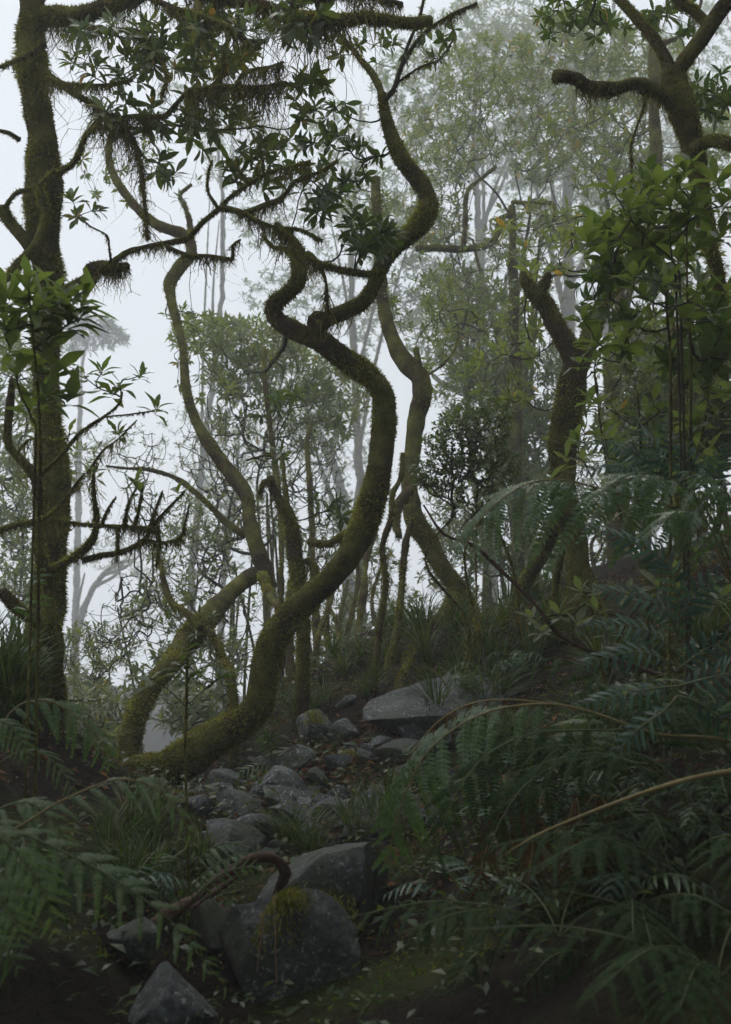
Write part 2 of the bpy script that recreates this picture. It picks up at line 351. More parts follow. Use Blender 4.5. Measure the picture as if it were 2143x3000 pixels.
LEAF_ROWS = {2: ([0, .22, .5, .78, 1], [.10, .62, 1.0, .74, .02]), 1: ([0, .5, 1], [.12, 1.0, .03])}
def leaves(geo, base, axisd, up, L, W, tint, lod=2, curl=.25, fold=.25):
    """batch of leaf blades with a folded midrib and a drooping tip"""
    N = len(base)
    if N == 0: return
    X = nrm(axisd); Y = nrm(np.cross(up, X)); Z = np.cross(X, Y)
    if lod == 0:
        L_, W_2 = L[:, None], (W * .5)[:, None]; c_ = (curl * rs.uniform(.3, 1.7, N))[:, None]
        VV = np.stack([base, base + X * L_ * .5 + Y * W_2 - Z * c_ * .1 * L_, base + X * L_ - Z * c_ * L_, base + X * L_ * .5 - Y * W_2 - Z * c_ * .1 * L_], 1)
        geo.add(VV.reshape(-1, 3), f4=np.arange(N * 4).reshape(-1, 4), tint=np.repeat(tint, 4)); return
    if lod == 1:
        L_, W_2 = L[:, None], (W * .5)[:, None]; c_ = (curl * rs.uniform(.3, 1.7, N))[:, None]; m_ = base + X * L_ * .52 - Z * c_ * .27 * L_; e_ = Z * W_2 * (fold + rs.normal(size=N) * .12)[:, None]
        VV = np.stack([base, m_ + Y * W_2 + e_, m_, m_ - Y * W_2 + e_, base + X * L_ - Z * c_ * L_], 1); o = np.arange(N)[:, None] * 5
        geo.add(VV.reshape(-1, 3), f3=np.concatenate([o + np.array([q]) for q in ([0, 2, 1], [0, 3, 2], [1, 2, 4], [2, 3, 4])]), tint=np.repeat(tint, 5)); return
    t, hw = LEAF_ROWS[lod]; R = len(t); cu = curl * rs.uniform(.3, 1.7, N)
    pts = []
    for k in range(R):
        x = t[k] * L; z = -cu * t[k] ** 2 * L; yw = hw[k] * W * .5
        mid = base + X * x[:, None] + Z * z[:, None]
        e = Z * (fold * yw)[:, None]
        wv = rs.normal(size=N) * .10 * yw
        pts += [mid + Y * yw[:, None] + e + Z * wv[:, None], mid, mid - Y * yw[:, None] + e - Z * wv[:, None]]
    VV = np.stack(pts, 1); m = R * 3; o = np.arange(N)[:, None] * m
    fs = []
    for k in range(R - 1):
        a = 3 * k
        fs += [o + np.array([[a, a + 1, a + 4, a + 3]]), o + np.array([[a + 1, a + 2, a + 5, a + 4]])]
    geo.add(VV.reshape(-1, 3), f4=np.concatenate(fs), tint=np.repeat(tint, m))

def rosette_frames(c, ax, n, L, spread=(.15, 1.0), jitter=.25):
    """bases, directions and up-vectors of the whorl of leaves at a twig's end"""
    ax = nrm(np.asarray(ax)); r = nrm(np.cross(ax, [.3, .2, 1.0])); q = np.cross(ax, r)
    k = np.arange(n); a = k * 2.39996 + rs.rand() * 6.28 + rs.normal(size=n) * jitter
    el = np.linspace(spread[1], spread[0], n) + rs.normal(size=n) * .15
    rad = r[None] * np.cos(a)[:, None] + q[None] * np.sin(a)[:, None]
    d = rad * np.sin(el + .35)[:, None] + ax[None] * np.cos(el + .35)[:, None]
    d[:, 2] -= .12
    up = nrm(ax[None] * 1.0 + np.array([0, 0, .6]) - rad * .2)
    b = c[None] + ax[None] * (np.linspace(-.25, .02, n) * L)[:, None]
    return b, nrm(d), up

def rosettes(geo, C, AX, nleaf, L, aspect=.3, lod=2, yellow=.01, tint=.45, tvar=.17, curl=.25):
    B, D, U, LL, TT = [], [], [], [], []
    for c, ax in zip(C, AX):
        n = max(3, int(nleaf + rs.randint(-2, 3))); s = L * rs.uniform(.75, 1.2)
        b, d, u = rosette_frames(c, ax, n, s); B.append(b); D.append(d); U.append(u); LL.append(s * rs.uniform(.65, 1.1, n))
        TT.append(np.where(rs.rand(n) < yellow, rs.uniform(.95, 1, n), np.clip(tint + rs.normal() * .1 + rs.normal(size=n) * tvar, 0, .9)))
    if not B: return
    LL = np.concatenate(LL)
    leaves(geo, np.concatenate(B), np.concatenate(D), np.concatenate(U), LL, LL * aspect * rs.uniform(.8, 1.25, len(LL)), np.concatenate(TT), lod, curl)

def twig_net(geo, tips, sources, r_tip=.0022, sides=4, sag=.12, rexp=.42, rmax=.02, Q=5):
    """joins every tip to the nearest wood already there, so twigs fork the way a crown does"""
    src = np.asarray(sources); tips = np.asarray(tips)
    d0 = np.min(np.linalg.norm(tips[:, None] - src[None], axis=2), axis=1); order = np.argsort(d0)
    nodes = [*src]; par = [-1] * len(src); dsrc = [0.0] * len(src)
    arr = np.zeros((len(src) + len(tips) * 2, 3)); arr[:len(src)] = src; cnt = len(src); dd = np.zeros(len(arr)); tipn = np.zeros(len(tips), int)
    for t in order:
        p = tips[t]; dist = np.linalg.norm(arr[:cnt] - p, axis=1); k = int(np.argmin(dist * 1.0 + .25 * dd[:cnt]))
        if dist[k] > .12:      # an elbow on the way
            mid = arr[k] * .5 + p * .5 + rs.normal(size=3) * dist[k] * .10 + np.array([0, 0, -sag * dist[k]])
            arr[cnt] = mid; dd[cnt] = dd[k] + dist[k] / 2; par.append(k); k = cnt; cnt += 1
        arr[cnt] = p; dd[cnt] = dd[k] + np.linalg.norm(arr[k] - p); par.append(k); tipn[t] = cnt; cnt += 1
    wgt = np.zeros(cnt)
    wgt[tipn] = 1
    for k in range(cnt - 1, len(src) - 1, -1):
        wgt[par[k]] += wgt[k]
    r = np.minimum(r_tip * np.maximum(wgt, 1) ** rexp, rmax)
    ks = np.arange(len(src), cnt); pk = np.array(par)[ks]
    p0, p1 = arr[pk], arr[ks]
    gp = np.array([par[q] if par[q] >= 0 else q for q in pk]); tin = nrm(p0 - arr[gp] + (p1 - p0) * .3)
    ln = np.linalg.norm(p1 - p0, axis=1)[:, None]
    t = np.linspace(0, 1, Q)
    m0 = tin * ln; m1 = (p1 - p0) * .8 + np.array([0, 0, .25]) * ln
    H = [(2 * u ** 3 - 3 * u ** 2 + 1) * p0 + (u ** 3 - 2 * u ** 2 + u) * m0 + (-2 * u ** 3 + 3 * u ** 2) * p1 + (u ** 3 - u ** 2) * m1 for u in t]
    H = np.stack(H, 1); H[:, 1:Q - 1] += rs.normal(size=(len(ks), Q - 2, 3)) * (ln * .02)[:, None]
    R0 = np.where(pk < len(src), r[ks] * 1.25, np.minimum(r[pk], r[ks] * 1.5)); RR = R0[:, None] * (1 - t) + r[ks][:, None] * t
    T = nrm(np.gradient(H, axis=1)); N = nrm(np.cross(T, np.array([.31, .17, .93]))); Bv = np.cross(T, N)
    a = np.linspace(0, 2 * np.pi, sides, endpoint=False)
    V = H[:, :, None] + (N[:, :, None] * np.cos(a)[None, None, :, None] + Bv[:, :, None] * np.sin(a)[None, None, :, None]) * RR[:, :, None, None]
    i, j = np.meshgrid(np.arange(Q - 1), np.arange(sides), indexing='ij'); j2 = (j + 1) % sides
    f = np.stack([i * sides + j, i * sides + j2, (i + 1) * sides + j2, (i + 1) * sides + j], -1).reshape(-1, 4)
    o = np.arange(len(ks))[:, None, None] * (Q * sides)
    geo.add(V.reshape(-1, 3), f4=(f[None] + o).reshape(-1, 4), tint=.5)
    ax = nrm(arr[tipn] - arr[np.array(par)[tipn]])
    return nrm(ax + np.array([0, 0, .55]) + rs.normal(size=ax.shape) * .2), H[:, 1:Q - 1].reshape(-1, 3)

def cloud(spec):
    """foliage targets: (u, v, ru, rv, d, dd, n) blobs given by where they show and how far away the plant stands"""
    out = []
    for (u, v, ru, rv, d, dd, n) in spec:
        r = np.sqrt(rs.rand(n)); a = rs.rand(n) * 6.283
        for q in range(n): out.append(P(u + ru * r[q] * math.cos(a[q]), v + rv * r[q] * math.sin(a[q]), d + dd * rs.uniform(-1, 1)))
    return np.array(out)

def px_path(pts, d0, d1, step=.035, wig=.012, seed=0):
    """limb traced as (u, v, width) with its distance going from d0 to d1"""
    n = len(pts); q = []
    ln = np.concatenate([[0], np.cumsum([math.hypot(pts[i + 1][0] - pts[i][0], pts[i + 1][1] - pts[i][1]) for i in range(n - 1)])]); ln /= ln[-1]
    for (u, v, w_), t in zip(pts, ln):
        d = d0 + (d1 - d0) * t; q.append([*P(u, v, d), w_ * .87 / 2 / F * RD(d)])
    c = catmull(q, step); path, rad = c[:, :3].copy(), np.maximum(c[:, 3], .002)
    wv = np.stack([noise(path, 5, 11 + seed), noise(path, 5, 12 + seed), noise(path, 5, 13 + seed)], -1)
    return path + wv * wig * np.clip(rad * 25, .3, 1)[:, None], rad

class Tree:
    def __init__(s, name, label, cat, base, group=None):
        s.o = thing(name, label, cat, base, group); s.b = np.asarray(base, float); s.src = []; s.seed = rs.randint(1000)
    def limb(s, pts, d0, d1=None, name='branch', fz=1.0, st=0.0, sl=.06, fl=1.0, mat='bark', clump=1.0, rough=.13, step=.035, wig=.012):
        d1 = d0 if d1 is None else d1; s.seed += 3
        path, rad = px_path(pts, d0, d1, step, wig, s.seed % 40)
        if name in ('trunk', 'stem'):      # carry the foot on down into the soil
            e = -1 if path[-1, 2] < path[0, 2] else 0
            x, y, z = path[e]; zz = gz(x, y) - .08
            if z > zz:
                k = max(2, int((z - zz) / step) + 1); t = np.linspace(0, 1, k + 1)[1:, None]
                ex = path[e] * (1 - t) + np.array([x, y, zz]) * t; er = rad[e] * (1 + .25 * t[:, 0])
                path = np.vstack([path, ex]) if e == -1 else np.vstack([ex[::-1], path]); rad = np.concatenate([rad, er]) if e == -1 else np.concatenate([er[::-1], rad])
        return s.limb3(path, rad, (d0 + d1) / 2, name, fz, st, sl, fl, mat, clump, rough)
    def limb3(s, path, rad, d, name='branch', fz=1.0, st=0.0, sl=.06, fl=1.0, mat='bark', clump=1.0, rough=.13):
        s.seed += 3
        sides = (10 if d > 7.2 else 14) if rad.max() > .06 else (10 if rad.max() > .02 else 6)
        g = Geo(); V, D, R = tube(g, path, rad, 14 if mat == 'wood' else sides, rough, float(np.clip(.62 / max(rad.mean(), .004), 9, 34)), s.seed % 60)
        o = link(name, g.mesh(name, M[mat], s.b), s.o)
        if fz > 0:
            m = Geo(); fuzz(m, V, D, R, d, fz, fl)
            if m.n: link('moss', m.mesh('moss', M['moss'], s.b), o, 'stuff')
        if st > 0:
            m = Geo(); strands(m, V, R, d, st, sl, clump)
            if m.n: link('hanging_moss', m.mesh('hanging_moss', M['hangmoss'], s.b), o, 'stuff')
        s.src.append(path[::3]); return path
    def crown(s, spec, L=.10, nleaf=8, lod=2, mat='leaf', aspect=.3, r_tip=.002, src=None, yellow=.01, tint=.45, name='crown', sag=.12, moss=0, curl=.25, pts=None, rmax=.02):
        tips = cloud(spec) if pts is None else pts
        tw = Geo(); ax, mids = twig_net(tw, tips, np.concatenate(s.src) if src is None else src, r_tip, 4 if lod == 2 else 3, sag, rmax=rmax, Q=5 if lod == 2 else 3)
        lf = Geo(); rosettes(lf, tips, ax, nleaf, L, aspect, lod, yellow, tint, curl=curl)
        c = link(name, lf.mesh('crown', M[mat], s.b), s.o, None)
        link('twigs', tw.mesh('twigs', M['twig'], s.b), c, 'stuff')
        return tips, ax

# ------------------------------------------------------------------ the traced trees
def chain(pts, w0, w1):
    n = len(pts); return [(u, v, w0 + (w1 - w0) * i / (n - 1)) for i, (u, v) in enumerate(pts)]

# --- stout upright tree with the shaggy limbs
A = Tree('mossy_tree', 'stout upright tree thick with moss, its shaggy limbs reaching across the mist', 'tree', gpx(100, 6.0))
A.limb([(92, -60, 96), (94, 0, 96), (98, 200, 96), (107, 340, 99), (115, 396, 104), (125, 528, 106), (129, 660, 113), (133, 792, 106), (146, 966, 86),
        (148, 1230, 92), (154, 1428, 89), (150, 1620, 92), (138, 1758, 99), (122, 1890, 106), (104, 2010, 129), (96, 2090, 163)], 6.0, name='trunk', fz=1.2, st=2.2, sl=.06, fl=1.6, rough=.2)
A.limb(chain([(112, 46), (165, 38), (211, 44), (264, 36), (317, 20), (370, 5), (450, -22), (540, -30), (640, -12), (760, 10), (860, 42), (980, 58), (1080, 52), (1180, 66), (1260, 60)], 62, 30), 6.0, 4.9, st=3.2, sl=.15, fl=1.6, clump=1.3)
A.limb(chain([(440, -12), (502, 18), (561, 36), (627, 59), (686, 86), (726, 119), (779, 119)], 26, 12), 5.5, 5.2, st=2.0, sl=.09)
A.limb(chain([(820, 20), (930, -10), (1060, -20), (1180, 10)], 34, 16), 5.1, 4.9, st=3.0, sl=.14, clump=1.3)
A.limb(chain([(0, 198), (46, 178), (99, 152), (132, 129)], 16, 18), 5.7, 5.9, st=.8, sl=.05)
A.limb(chain([(251, 73), (317, 92), (370, 86), (422, 99), (462, 152), (488, 218), (475, 277)], 18, 10), 5.8, 5.3, st=2.2, sl=.10)
A.limb(chain([(110, 190), (132, 211), (185, 251), (238, 284), (284, 310), (343, 356), (389, 396), (409, 462), (422, 560), (430, 640), (433, 705)], 24, 7), 5.9, 5.2, st=2.4, sl=.10, clump=1.2)
A.limb(chain([(119, 528), (172, 502), (218, 469), (251, 396), (297, 343), (350, 330)], 24, 12), 5.9, 5.4, st=2.2, sl=.10)
A.limb(chain([(140, 225), (191, 244), (250, 248), (304, 250), (390, 235)], 14, 7), 5.8, 5.4, st=2.2, sl=.10)
A.limb(chain([(284, 310), (330, 345), (389, 340), (462, 343), (488, 337), (521, 297), (554, 264), (607, 257), (647, 218), (653, 150)], 22, 9), 5.5, 5.1, st=2.6, sl=.11, clump=1.4)
A.limb(chain([(554, 264), (660, 254), (760, 256), (840, 240)], 20, 9), 5.2, 5.0, st=3.4, sl=.13, clump=1.5)
A.limb(chain([(690, 250), (720, 210), (790, 195), (830, 180)], 14, 7), 5.1, 5.0, st=3.0, sl=.11, clump=1.4)
A.limb(chain([(350, 372), (409, 376), (495, 366), (594, 376), (660, 380), (772, 370)], 12, 6), 5.6, 5.5, fz=.4, mat='twig')
A.limb(chain([(600, 374), (640, 320), (690, 280)], 8, 4), 5.5, 5.4, fz=.4, mat='twig')
A.limb(chain([(135, 880), (180, 850), (231, 825), (277, 792), (330, 766), (370, 739), (422, 726), (488, 713), (548, 700), (594, 653), (647, 607), (680, 574), (726, 541), (792, 502), (845, 488), (910, 470)], 26, 9), 5.9, 5.0, st=1.6, sl=.08, clump=1.3, fl=1.2)
A.limb(chain([(270, 795), (310, 785), (345, 788), (378, 780)], 44, 30), 5.75, 5.7, st=5.0, sl=.11, clump=.6, fl=1.8)
A.limb(chain([(647, 607), (713, 620), (759, 647), (812, 667), (878, 673), (944, 706)], 18, 10), 5.2, 5.0, st=2.2, sl=.09)
A.limb(chain([(700, 622), (726, 618), (792, 594), (832, 574), (871, 528), (937, 505), (990, 470)], 24, 8), 5.2, 5.0, st=2.0, sl=.09)
A.limb(chain([(488, 722), (554, 746), (620, 749), (680, 757), (682, 719), (706, 703)], 16, 8), 5.3, 5.2, st=2.0, sl=.07)
A.limb(chain([(812, 667), (858, 700), (891, 746), (957, 779), (1069, 799), (1130, 790)], 30, 14), 5.1, 4.9, st=3.6, sl=.15, clump=1.2, fl=1.5)
A.limb(chain([(640, 610), (610, 560), (612, 500), (622, 470)], 14, 8), 5.1, 5.1, st=1.5, sl=.08)
A.limb(chain([(735, 540), (700, 500), (695, 460)], 16, 12), 5.1, 5.1, st=1.5, sl=.10)
A.limb(chain([(0, 600), (26, 647), (66, 693), (92, 733), (120, 790)], 46, 40), 5.8, 5.95, fl=1.4)
A.limb(chain([(119, 548), (134, 627), (110, 713), (53, 779), (20, 830)], 30, 34), 5.75, 5.8, fl=1.4)
A.limb(chain([(20, 600), (50, 565), (106, 548), (160, 500)], 16, 12), 5.8, 5.7, st=1, sl=.05)
A.limb(chain([(-10, 380), (30, 390), (60, 410)], 10, 16), 5.8, 5.9, st=1.4, sl=.07)
A.limb(chain([(325, 768), (318, 720), (312, 690), (260, 660), (235, 630)], 9, 4), 5.6, 5.5, fz=.5, mat='twig', st=.6, sl=.04)
A.crown([(330, 150, 150, 90, 5.6, .3, 40), (560, 130, 190, 100, 5.7, .4, 60), (640, 60, 90, 40, 5.5, .3, 16), (820, 60, 140, 60, 5.2, .3, 24), (420, 330, 160, 90, 5.6, .3, 22), (700, 400, 160, 80, 5.5, .3, 24), (480, 500, 40, 30, 5.4, .2, 6), (250, 600, 50, 50, 5.5, .1, 5),
         (620, 320, 130, 60, 5.5, .3, 16), (900, 230, 40, 40, 5.3, .2, 7), (740, 500, 90, 60, 5.3, .2, 12), (890, 300, 40, 60, 5.6, .1, 6)], L=.10, nleaf=7, tint=.55, aspect=.33)
A.crown([(1060, 690, 90, 60, 5.0, .15, 16), (960, 600, 80, 60, 5.1, .2, 10)], L=.095, nleaf=8, tint=.35, aspect=.33)

# --- slim mossy sapling in front of it
Bp = Tree('mossy_sapling', 'slim many-stemmed mossy sapling with candelabra twigs, close against the stout upright tree', 'sapling', gpx(165, 5.2))
Bp.limb(chain([(40, 1110), (34, 1180), (26, 1296), (66, 1349), (106, 1402), (112, 1494), (112, 1626), (132, 1692), (145, 1791), (165, 1890), (165, 1966), (167, 2060), (170, 2110)], 22, 56), 5.0, 5.2, name='trunk', st=.8, sl=.05, fl=1.3)
Bp.limb(chain([(132, 1685), (198, 1646), (264, 1593), (284, 1534), (277, 1461), (274, 1390)], 34, 10), 5.15, 4.9, st=1.2, sl=.05, fl=1.2)
Bp.limb(chain([(244, 1639), (297, 1626), (363, 1613), (422, 1580), (449, 1540), (488, 1494), (540, 1440)], 20, 6), 5.1, 4.8, st=2.0, sl=.06)
Bp.limb(chain([(422, 1580), (480, 1590), (530, 1575), (545, 1530), (556, 1480)], 12, 5), 4.9, 4.8, st=1.4, sl=.06)
Bp.limb(chain([(0, 1553), (66, 1534), (132, 1520), (178, 1481), (224, 1421), (250, 1388)], 22, 8), 5.0, 4.9, st=1.6, sl=.06)
Bp.limb(chain([(150, 1520), (191, 1527), (264, 1537), (370, 1543), (462, 1547)], 14, 8), 5.0, 4.85, st=2.0, sl=.05)
for q in ([(300, 1538), (320, 1490), (343, 1455)], [(365, 1543), (375, 1480), (402, 1420)], [(395, 1543), (410, 1480), (420, 1410)], [(440, 1545), (460, 1480), (475, 1440)], [(342, 1540), (345, 1600), (340, 1640)], [(462, 1547), (470, 1600), (458, 1660)]):
    Bp.limb(chain(q, 12, 5), 4.9, 4.85, st=2.0, sl=.05, fl=1.3)
Bp.limb(chain([(0, 1725), (53, 1778), (119, 1824), (150, 1880)], 40, 46), 5.0, 5.15, fl=1.3, st=.6)
Bp.limb(chain([(45, 1330), (90, 1285), (180, 1290), (205, 1270)], 10, 6), 4.9, 4.7, st=.6)
Bp.limb(chain([(110, 1400), (170, 1345), (235, 1270), (276, 1243), (345, 1191), (359, 1150)], 16, 6), 4.9, 4.6, st=.7, sl=.03, fz=.7)
Bp.limb(chain([(240, 1262), (300, 1225), (380, 1215), (455, 1205)], 8, 5), 4.7, 4.6, fz=.6, st=.4, sl=.03)
Bp.limb(chain([(255, 1385), (300, 1320), (345, 1285), (400, 1230)], 9, 4), 4.8, 4.6, fz=.7, st=.6, sl=.04)

def sprig_leaves(tree, pts, L, nleaf, mat, aspect=.34, limit=300, r_tip=.0025, src=None, tint=.45, rag=False, spread=(.1, 1.05), sides=5):
    """twigs to every point and each leaf of the whorls as its own part"""
    tips = np.array([P(*q) for q in pts]); tw = Geo()
    ax, _ = twig_net(tw, tips, np.concatenate(tree.src) if src is None else src, r_tip, sides, .10)
    link('twigs', tw.mesh('twigs', M['twig'], tree.b), tree.o, 'stuff'); ax = nrm(ax * .6 + np.array([0, 0, .8]))
    ms = leaf_meshes(mat, rag); cnt = 0
    for c, a in zip(tips, ax):
        n = max(4, nleaf + rs.randint(-2, 3)); s = L * rs.uniform(.85, 1.15)
        b, d, up = rosette_frames(c, a, n, s, spread)
        for k in range(n):
            if cnt >= limit: break
            X = d[k]; Y = nrm(np.cross(up[k], X)); Z = np.cross(X, Y); sc = s * rs.uniform(.65, 1.12); wy = sc * rs.uniform(.85, 1.15) * aspect
            m = np.eye(4); m[:3, 0] = X * sc; m[:3, 1] = Y * wy; m[:3, 2] = Z * sc; m[:3, 3] = b[k] - tree.b
            o = link('leaf', ms[rs.randint(len(ms))], tree.o); o.matrix_local = Matrix(m.tolist()); cnt += 1
    return tips

_lm = {}
def leaf_meshes(mat, rag=False):
    if (mat, rag) in _lm: return _lm[(mat, rag)]
    out = []
    for q in range(6):
        g = Geo(); R = 7; t = np.linspace(0, 1, R); hw = np.array([.07, .42, .78, 1.0, .92, .55, .02]); cu = [.1, .25, .4, .18, .32, .05][q]
        rows = []
        for k in range(R):
            e = 1 + (rs.normal() * .06 if not rag else -abs(rs.normal()) * .28); e2 = 1 + (rs.normal() * .06 if not rag else -abs(rs.normal()) * .28)
            z = -cu * t[k] ** 2 + .02 * rs.normal() * (0 < k < R - 1); y = .5 * hw[k]
            rows += [(t[k], y * e, z + .10 * y), (t[k], 0, z - .0), (t[k], -y * e2, z + .10 * y)]
        fs = []
        for k in range(R - 1):
            a = 3 * k; fs += [(a, a + 1, a + 4, a + 3), (a + 1, a + 2, a + 5, a + 4)]
        g.add(np.array(rows), f4=fs, tint=np.clip(.45 + .12 * rs.normal(), .1, .84)); out.append(g.mesh('leaf', M[mat]))
    _lm[(mat, rag)] = out
    return out

sprig_leaves(Bp, [(248, 1100, 4.6), (352, 1125, 4.6), (414, 1100, 4.6), (459, 1198, 4.6), (345, 1270, 4.6), (203, 1270, 4.6), (272, 1381, 4.7), (410, 1436, 4.75), (328, 1150, 4.65),
                  (300, 1090, 4.7), (520, 1445, 4.8), (402, 1418, 4.8)], .105, 7, 'leafnear', .42, rag=True)

# --- pale leaning tree behind
Cc = Tree('leaning_tree', 'pale leaning tree with an elbowed trunk, greying into the mist behind the main twisted trunk', 'tree', gpx(372, 6.5))
Cc.limb([(366, 2245, 84), (376, 2197, 78), (396, 2118, 74), (429, 2032, 72), (488, 1953, 74), (541, 1883, 74), (594, 1831, 72), (647, 1771, 66), (700, 1712, 62), (745, 1682, 60)], 6.5, 7.2, name='trunk', st=.7, sl=.05, fl=1.2)
Cc.limb([(790, 1720, 50), (772, 1646, 58), (752, 1593, 54), (735, 1527, 52), (726, 1448, 50), (686, 1395, 50), (634, 1336, 50), (594, 1276, 44), (561, 1204, 36), (541, 1131, 32), (535, 1032, 31), (521, 953, 30), (506, 880, 34), (502, 830, 44),
         (530, 780, 44), (562, 738, 40), (545, 690, 36), (470, 660, 36), (400, 610, 30), (350, 540, 28), (320, 450, 24), (330, 380, 14)], 7.2, 7.6, st=.6, sl=.07, mat='bark', fz=.9)
Cc.limb(chain([(719, 1573), (667, 1534), (627, 1494), (581, 1448), (515, 1400), (430, 1375), (370, 1372), (310, 1365)], 28, 7), 7.3, 7.4, st=1.6, sl=.07)
Cc.limb(chain([(555, 740), (560, 660), (545, 605), (528, 570), (560, 540)], 24, 14), 7.6, 7.7, st=.8, sl=.06)
Cc.limb(chain([(765, 1685), (800, 1760), (850, 1800), (880, 1830)], 30, 24), 7.1, 6.6, st=.8)
Cc.limb(chain([(590, 1840), (540, 1790), (500, 1760), (480, 1700), (470, 1640)], 30, 16), 6.9, 7.0, st=.8)
Cc.crown([(560, 960, 110, 60, 7.6, .15, 14), (350, 480, 120, 120, 7.7, .15, 18), (520, 480, 110, 120, 7.7, .15, 16), (600, 1100, 90, 90, 7.6, .15, 12)], L=.10, nleaf=8, lod=1, mat='leafpale', tint=.5)

# --- the main twisted tree
D = Tree('twisted_tree', 'main twisted tree with a thick green mossy trunk snaking up from the rock pile', 'tree', gpx(420, 6.0))
D.limb([(325, 2300, 60), (356, 2272, 74), (415, 2256, 88), (488, 2256, 104), (548, 2220, 116), (614, 2168, 120), (693, 2120, 118), (745, 2075, 104), (768, 2020, 96), (782, 1950, 90), (800, 1890, 92), (840, 1830, 94),
        (905, 1760, 98), (960, 1710, 98), (1010, 1655, 96), (1052, 1580, 92), (1075, 1520, 90), (1095, 1430, 90), (1112, 1320, 88), (1120, 1220, 84), (1116, 1160, 80), (1085, 1112, 76), (1030, 1068, 76), (977, 1026, 76),
        (937, 992, 76), (890, 975, 74), (840, 953, 70), (800, 924, 66), (798, 890, 64), (836, 855, 62), (866, 822, 64), (872, 780, 60), (862, 735, 50)], 6.0, 5.5, name='trunk', st=.9, sl=.05, fl=1.25, rough=.12, fz=1.3)
D.limb([(925, 985, 60), (950, 945, 56), (977, 925, 54), (1030, 898, 52), (1072, 872, 54), (1100, 820, 58), (1137, 750, 66), (1183, 704, 70), (1232, 652, 72), (1257, 598, 68), (1240, 545, 62), (1198, 490, 58), (1160, 424, 50), (1139, 370, 42), (1126, 310, 36), (1120, 275, 32)],
       5.6, 5.7, st=.9, sl=.06, fl=1.2)
D.limb(chain([(940, 975), (915, 950), (930, 925), (960, 935), (955, 960)], 36, 30), 5.45, 5.5, fl=1.1)
D.limb(chain([(1124, 290), (1091, 218), (1050, 165), (1005, 110), (960, 70)], 28, 12), 5.7, 5.9, fz=.7, st=.6)
D.limb(chain([(1132, 290), (1160, 250), (1170, 218), (1196, 132), (1229, 53), (1245, -20)], 16, 9), 5.65, 5.5, fz=.4, mat='twig')
D.limb(chain([(1150, 265), (1185, 180), (1243, 99), (1322, 46), (1400, 10)], 15, 9), 5.7, 5.5, fz=.6, st=2.0, sl=.10)
D.limb(chain([(1165, 240), (1230, 195), (1290, 170), (1330, 110)], 11, 5), 5.7, 5.6, fz=.5, st=.8)
D.limb(chain([(840, 960), (835, 1010), (800, 1060), (770, 1090), (720, 1085)], 20, 10), 5.6, 6.2, fz=.3, mat='palebark')
D.limb(chain([(865, 750), (830, 730), (800, 725), (770, 690)], 22, 12), 5.6, 5.6, st=1.4)
D.limb(chain([(870, 760), (905, 740), (935, 775), (955, 830), (960, 920)], 16, 10), 5.5, 5.5, st=2.4, sl=.12, clump=1.3)
D.limb(chain([(1060, 1560), (1010, 1560), (960, 1590), (905, 1588)], 20, 26), 5.9, 6.2, st=2.6, sl=.08)
D.crown([(980, 330, 70, 90, 5.8, .3, 12), (900, 430, 110, 90, 5.8, .3, 18), (1060, 130, 100, 80, 5.8, .3, 12), (1270, 120, 90, 80, 5.7, .3, 10), (1040, 470, 70, 80, 5.7, .3, 10), (960, 540, 80, 50, 5.7, .3, 10)], L=.085, nleaf=7, tint=.5, mat='leaf', aspect=.36)
D.crown([(1090, 700, 90, 50, 5.35, .1, 15)], L=.08, nleaf=8, tint=.4, aspect=.36)

# --- dark double-bend tree in the middle
E = Tree('bent_tree', 'dark bowed tree with a forked foot, standing on the bank beside the main twisted trunk', 'tree', gpx(1395, 7.2))
E.limb([(1100, 520, 34), (1105, 640, 36), (1112, 760, 38), (1118, 830, 42), (1130, 920, 50), (1157, 1012, 54), (1196, 1068, 60), (1234, 1104, 62), (1236, 1164, 58), (1218, 1230, 56), (1206, 1329, 60), (1196, 1395, 62), (1200, 1461, 64),
        (1212, 1527, 62), (1249, 1580, 58), (1289, 1646, 58), (1335, 1712, 62), (1366, 1778, 66), (1385, 1840, 80), (1395, 1890, 110)], 7.4, 7.2, name='trunk', st=.8, sl=.06, fl=1.1)
E.limb(chain([(1226, 1110), (1222, 1060), (1217, 1020)], 26, 22), 7.3, 7.3)
E.limb(chain([(1200, 1430), (1165, 1480), (1155, 1530), (1165, 1570)], 44, 24), 7.2, 7.1, st=1.6, sl=.07)
E.limb(chain([(1210, 1520), (1190, 1590), (1180, 1680), (1170, 1800), (1150, 1920), (1130, 2010)], 22, 26), 7.1, 6.9, st=1.0)
E.limb(chain([(1180, 1330), (1175, 1400), (1150, 1450), (1145, 1520), (1120, 1600), (1130, 1700), (1110, 1850), (1090, 2030)], 16, 24), 7.0, 6.8, st=1.0)
E.limb(chain([(1235, 1110), (1290, 1075), (1330, 1030), (1350, 960)], 12, 6), 7.3, 7.5, fz=.5)
E.limb(chain([(1330, 1750), (1290, 1830), (1230, 1900), (1190, 1980), (1160, 2050)], 50, 46), 7.2, 6.8, fl=1.2)
E.crown([(1230, 860, 110, 120, 7.6, .4, 40), (1330, 1000, 100, 120, 7.8, .4, 40), (1080, 600, 80, 120, 7.8, .4, 22)], L=.10, nleaf=8, lod=1, tint=.5, mat='leafpale')

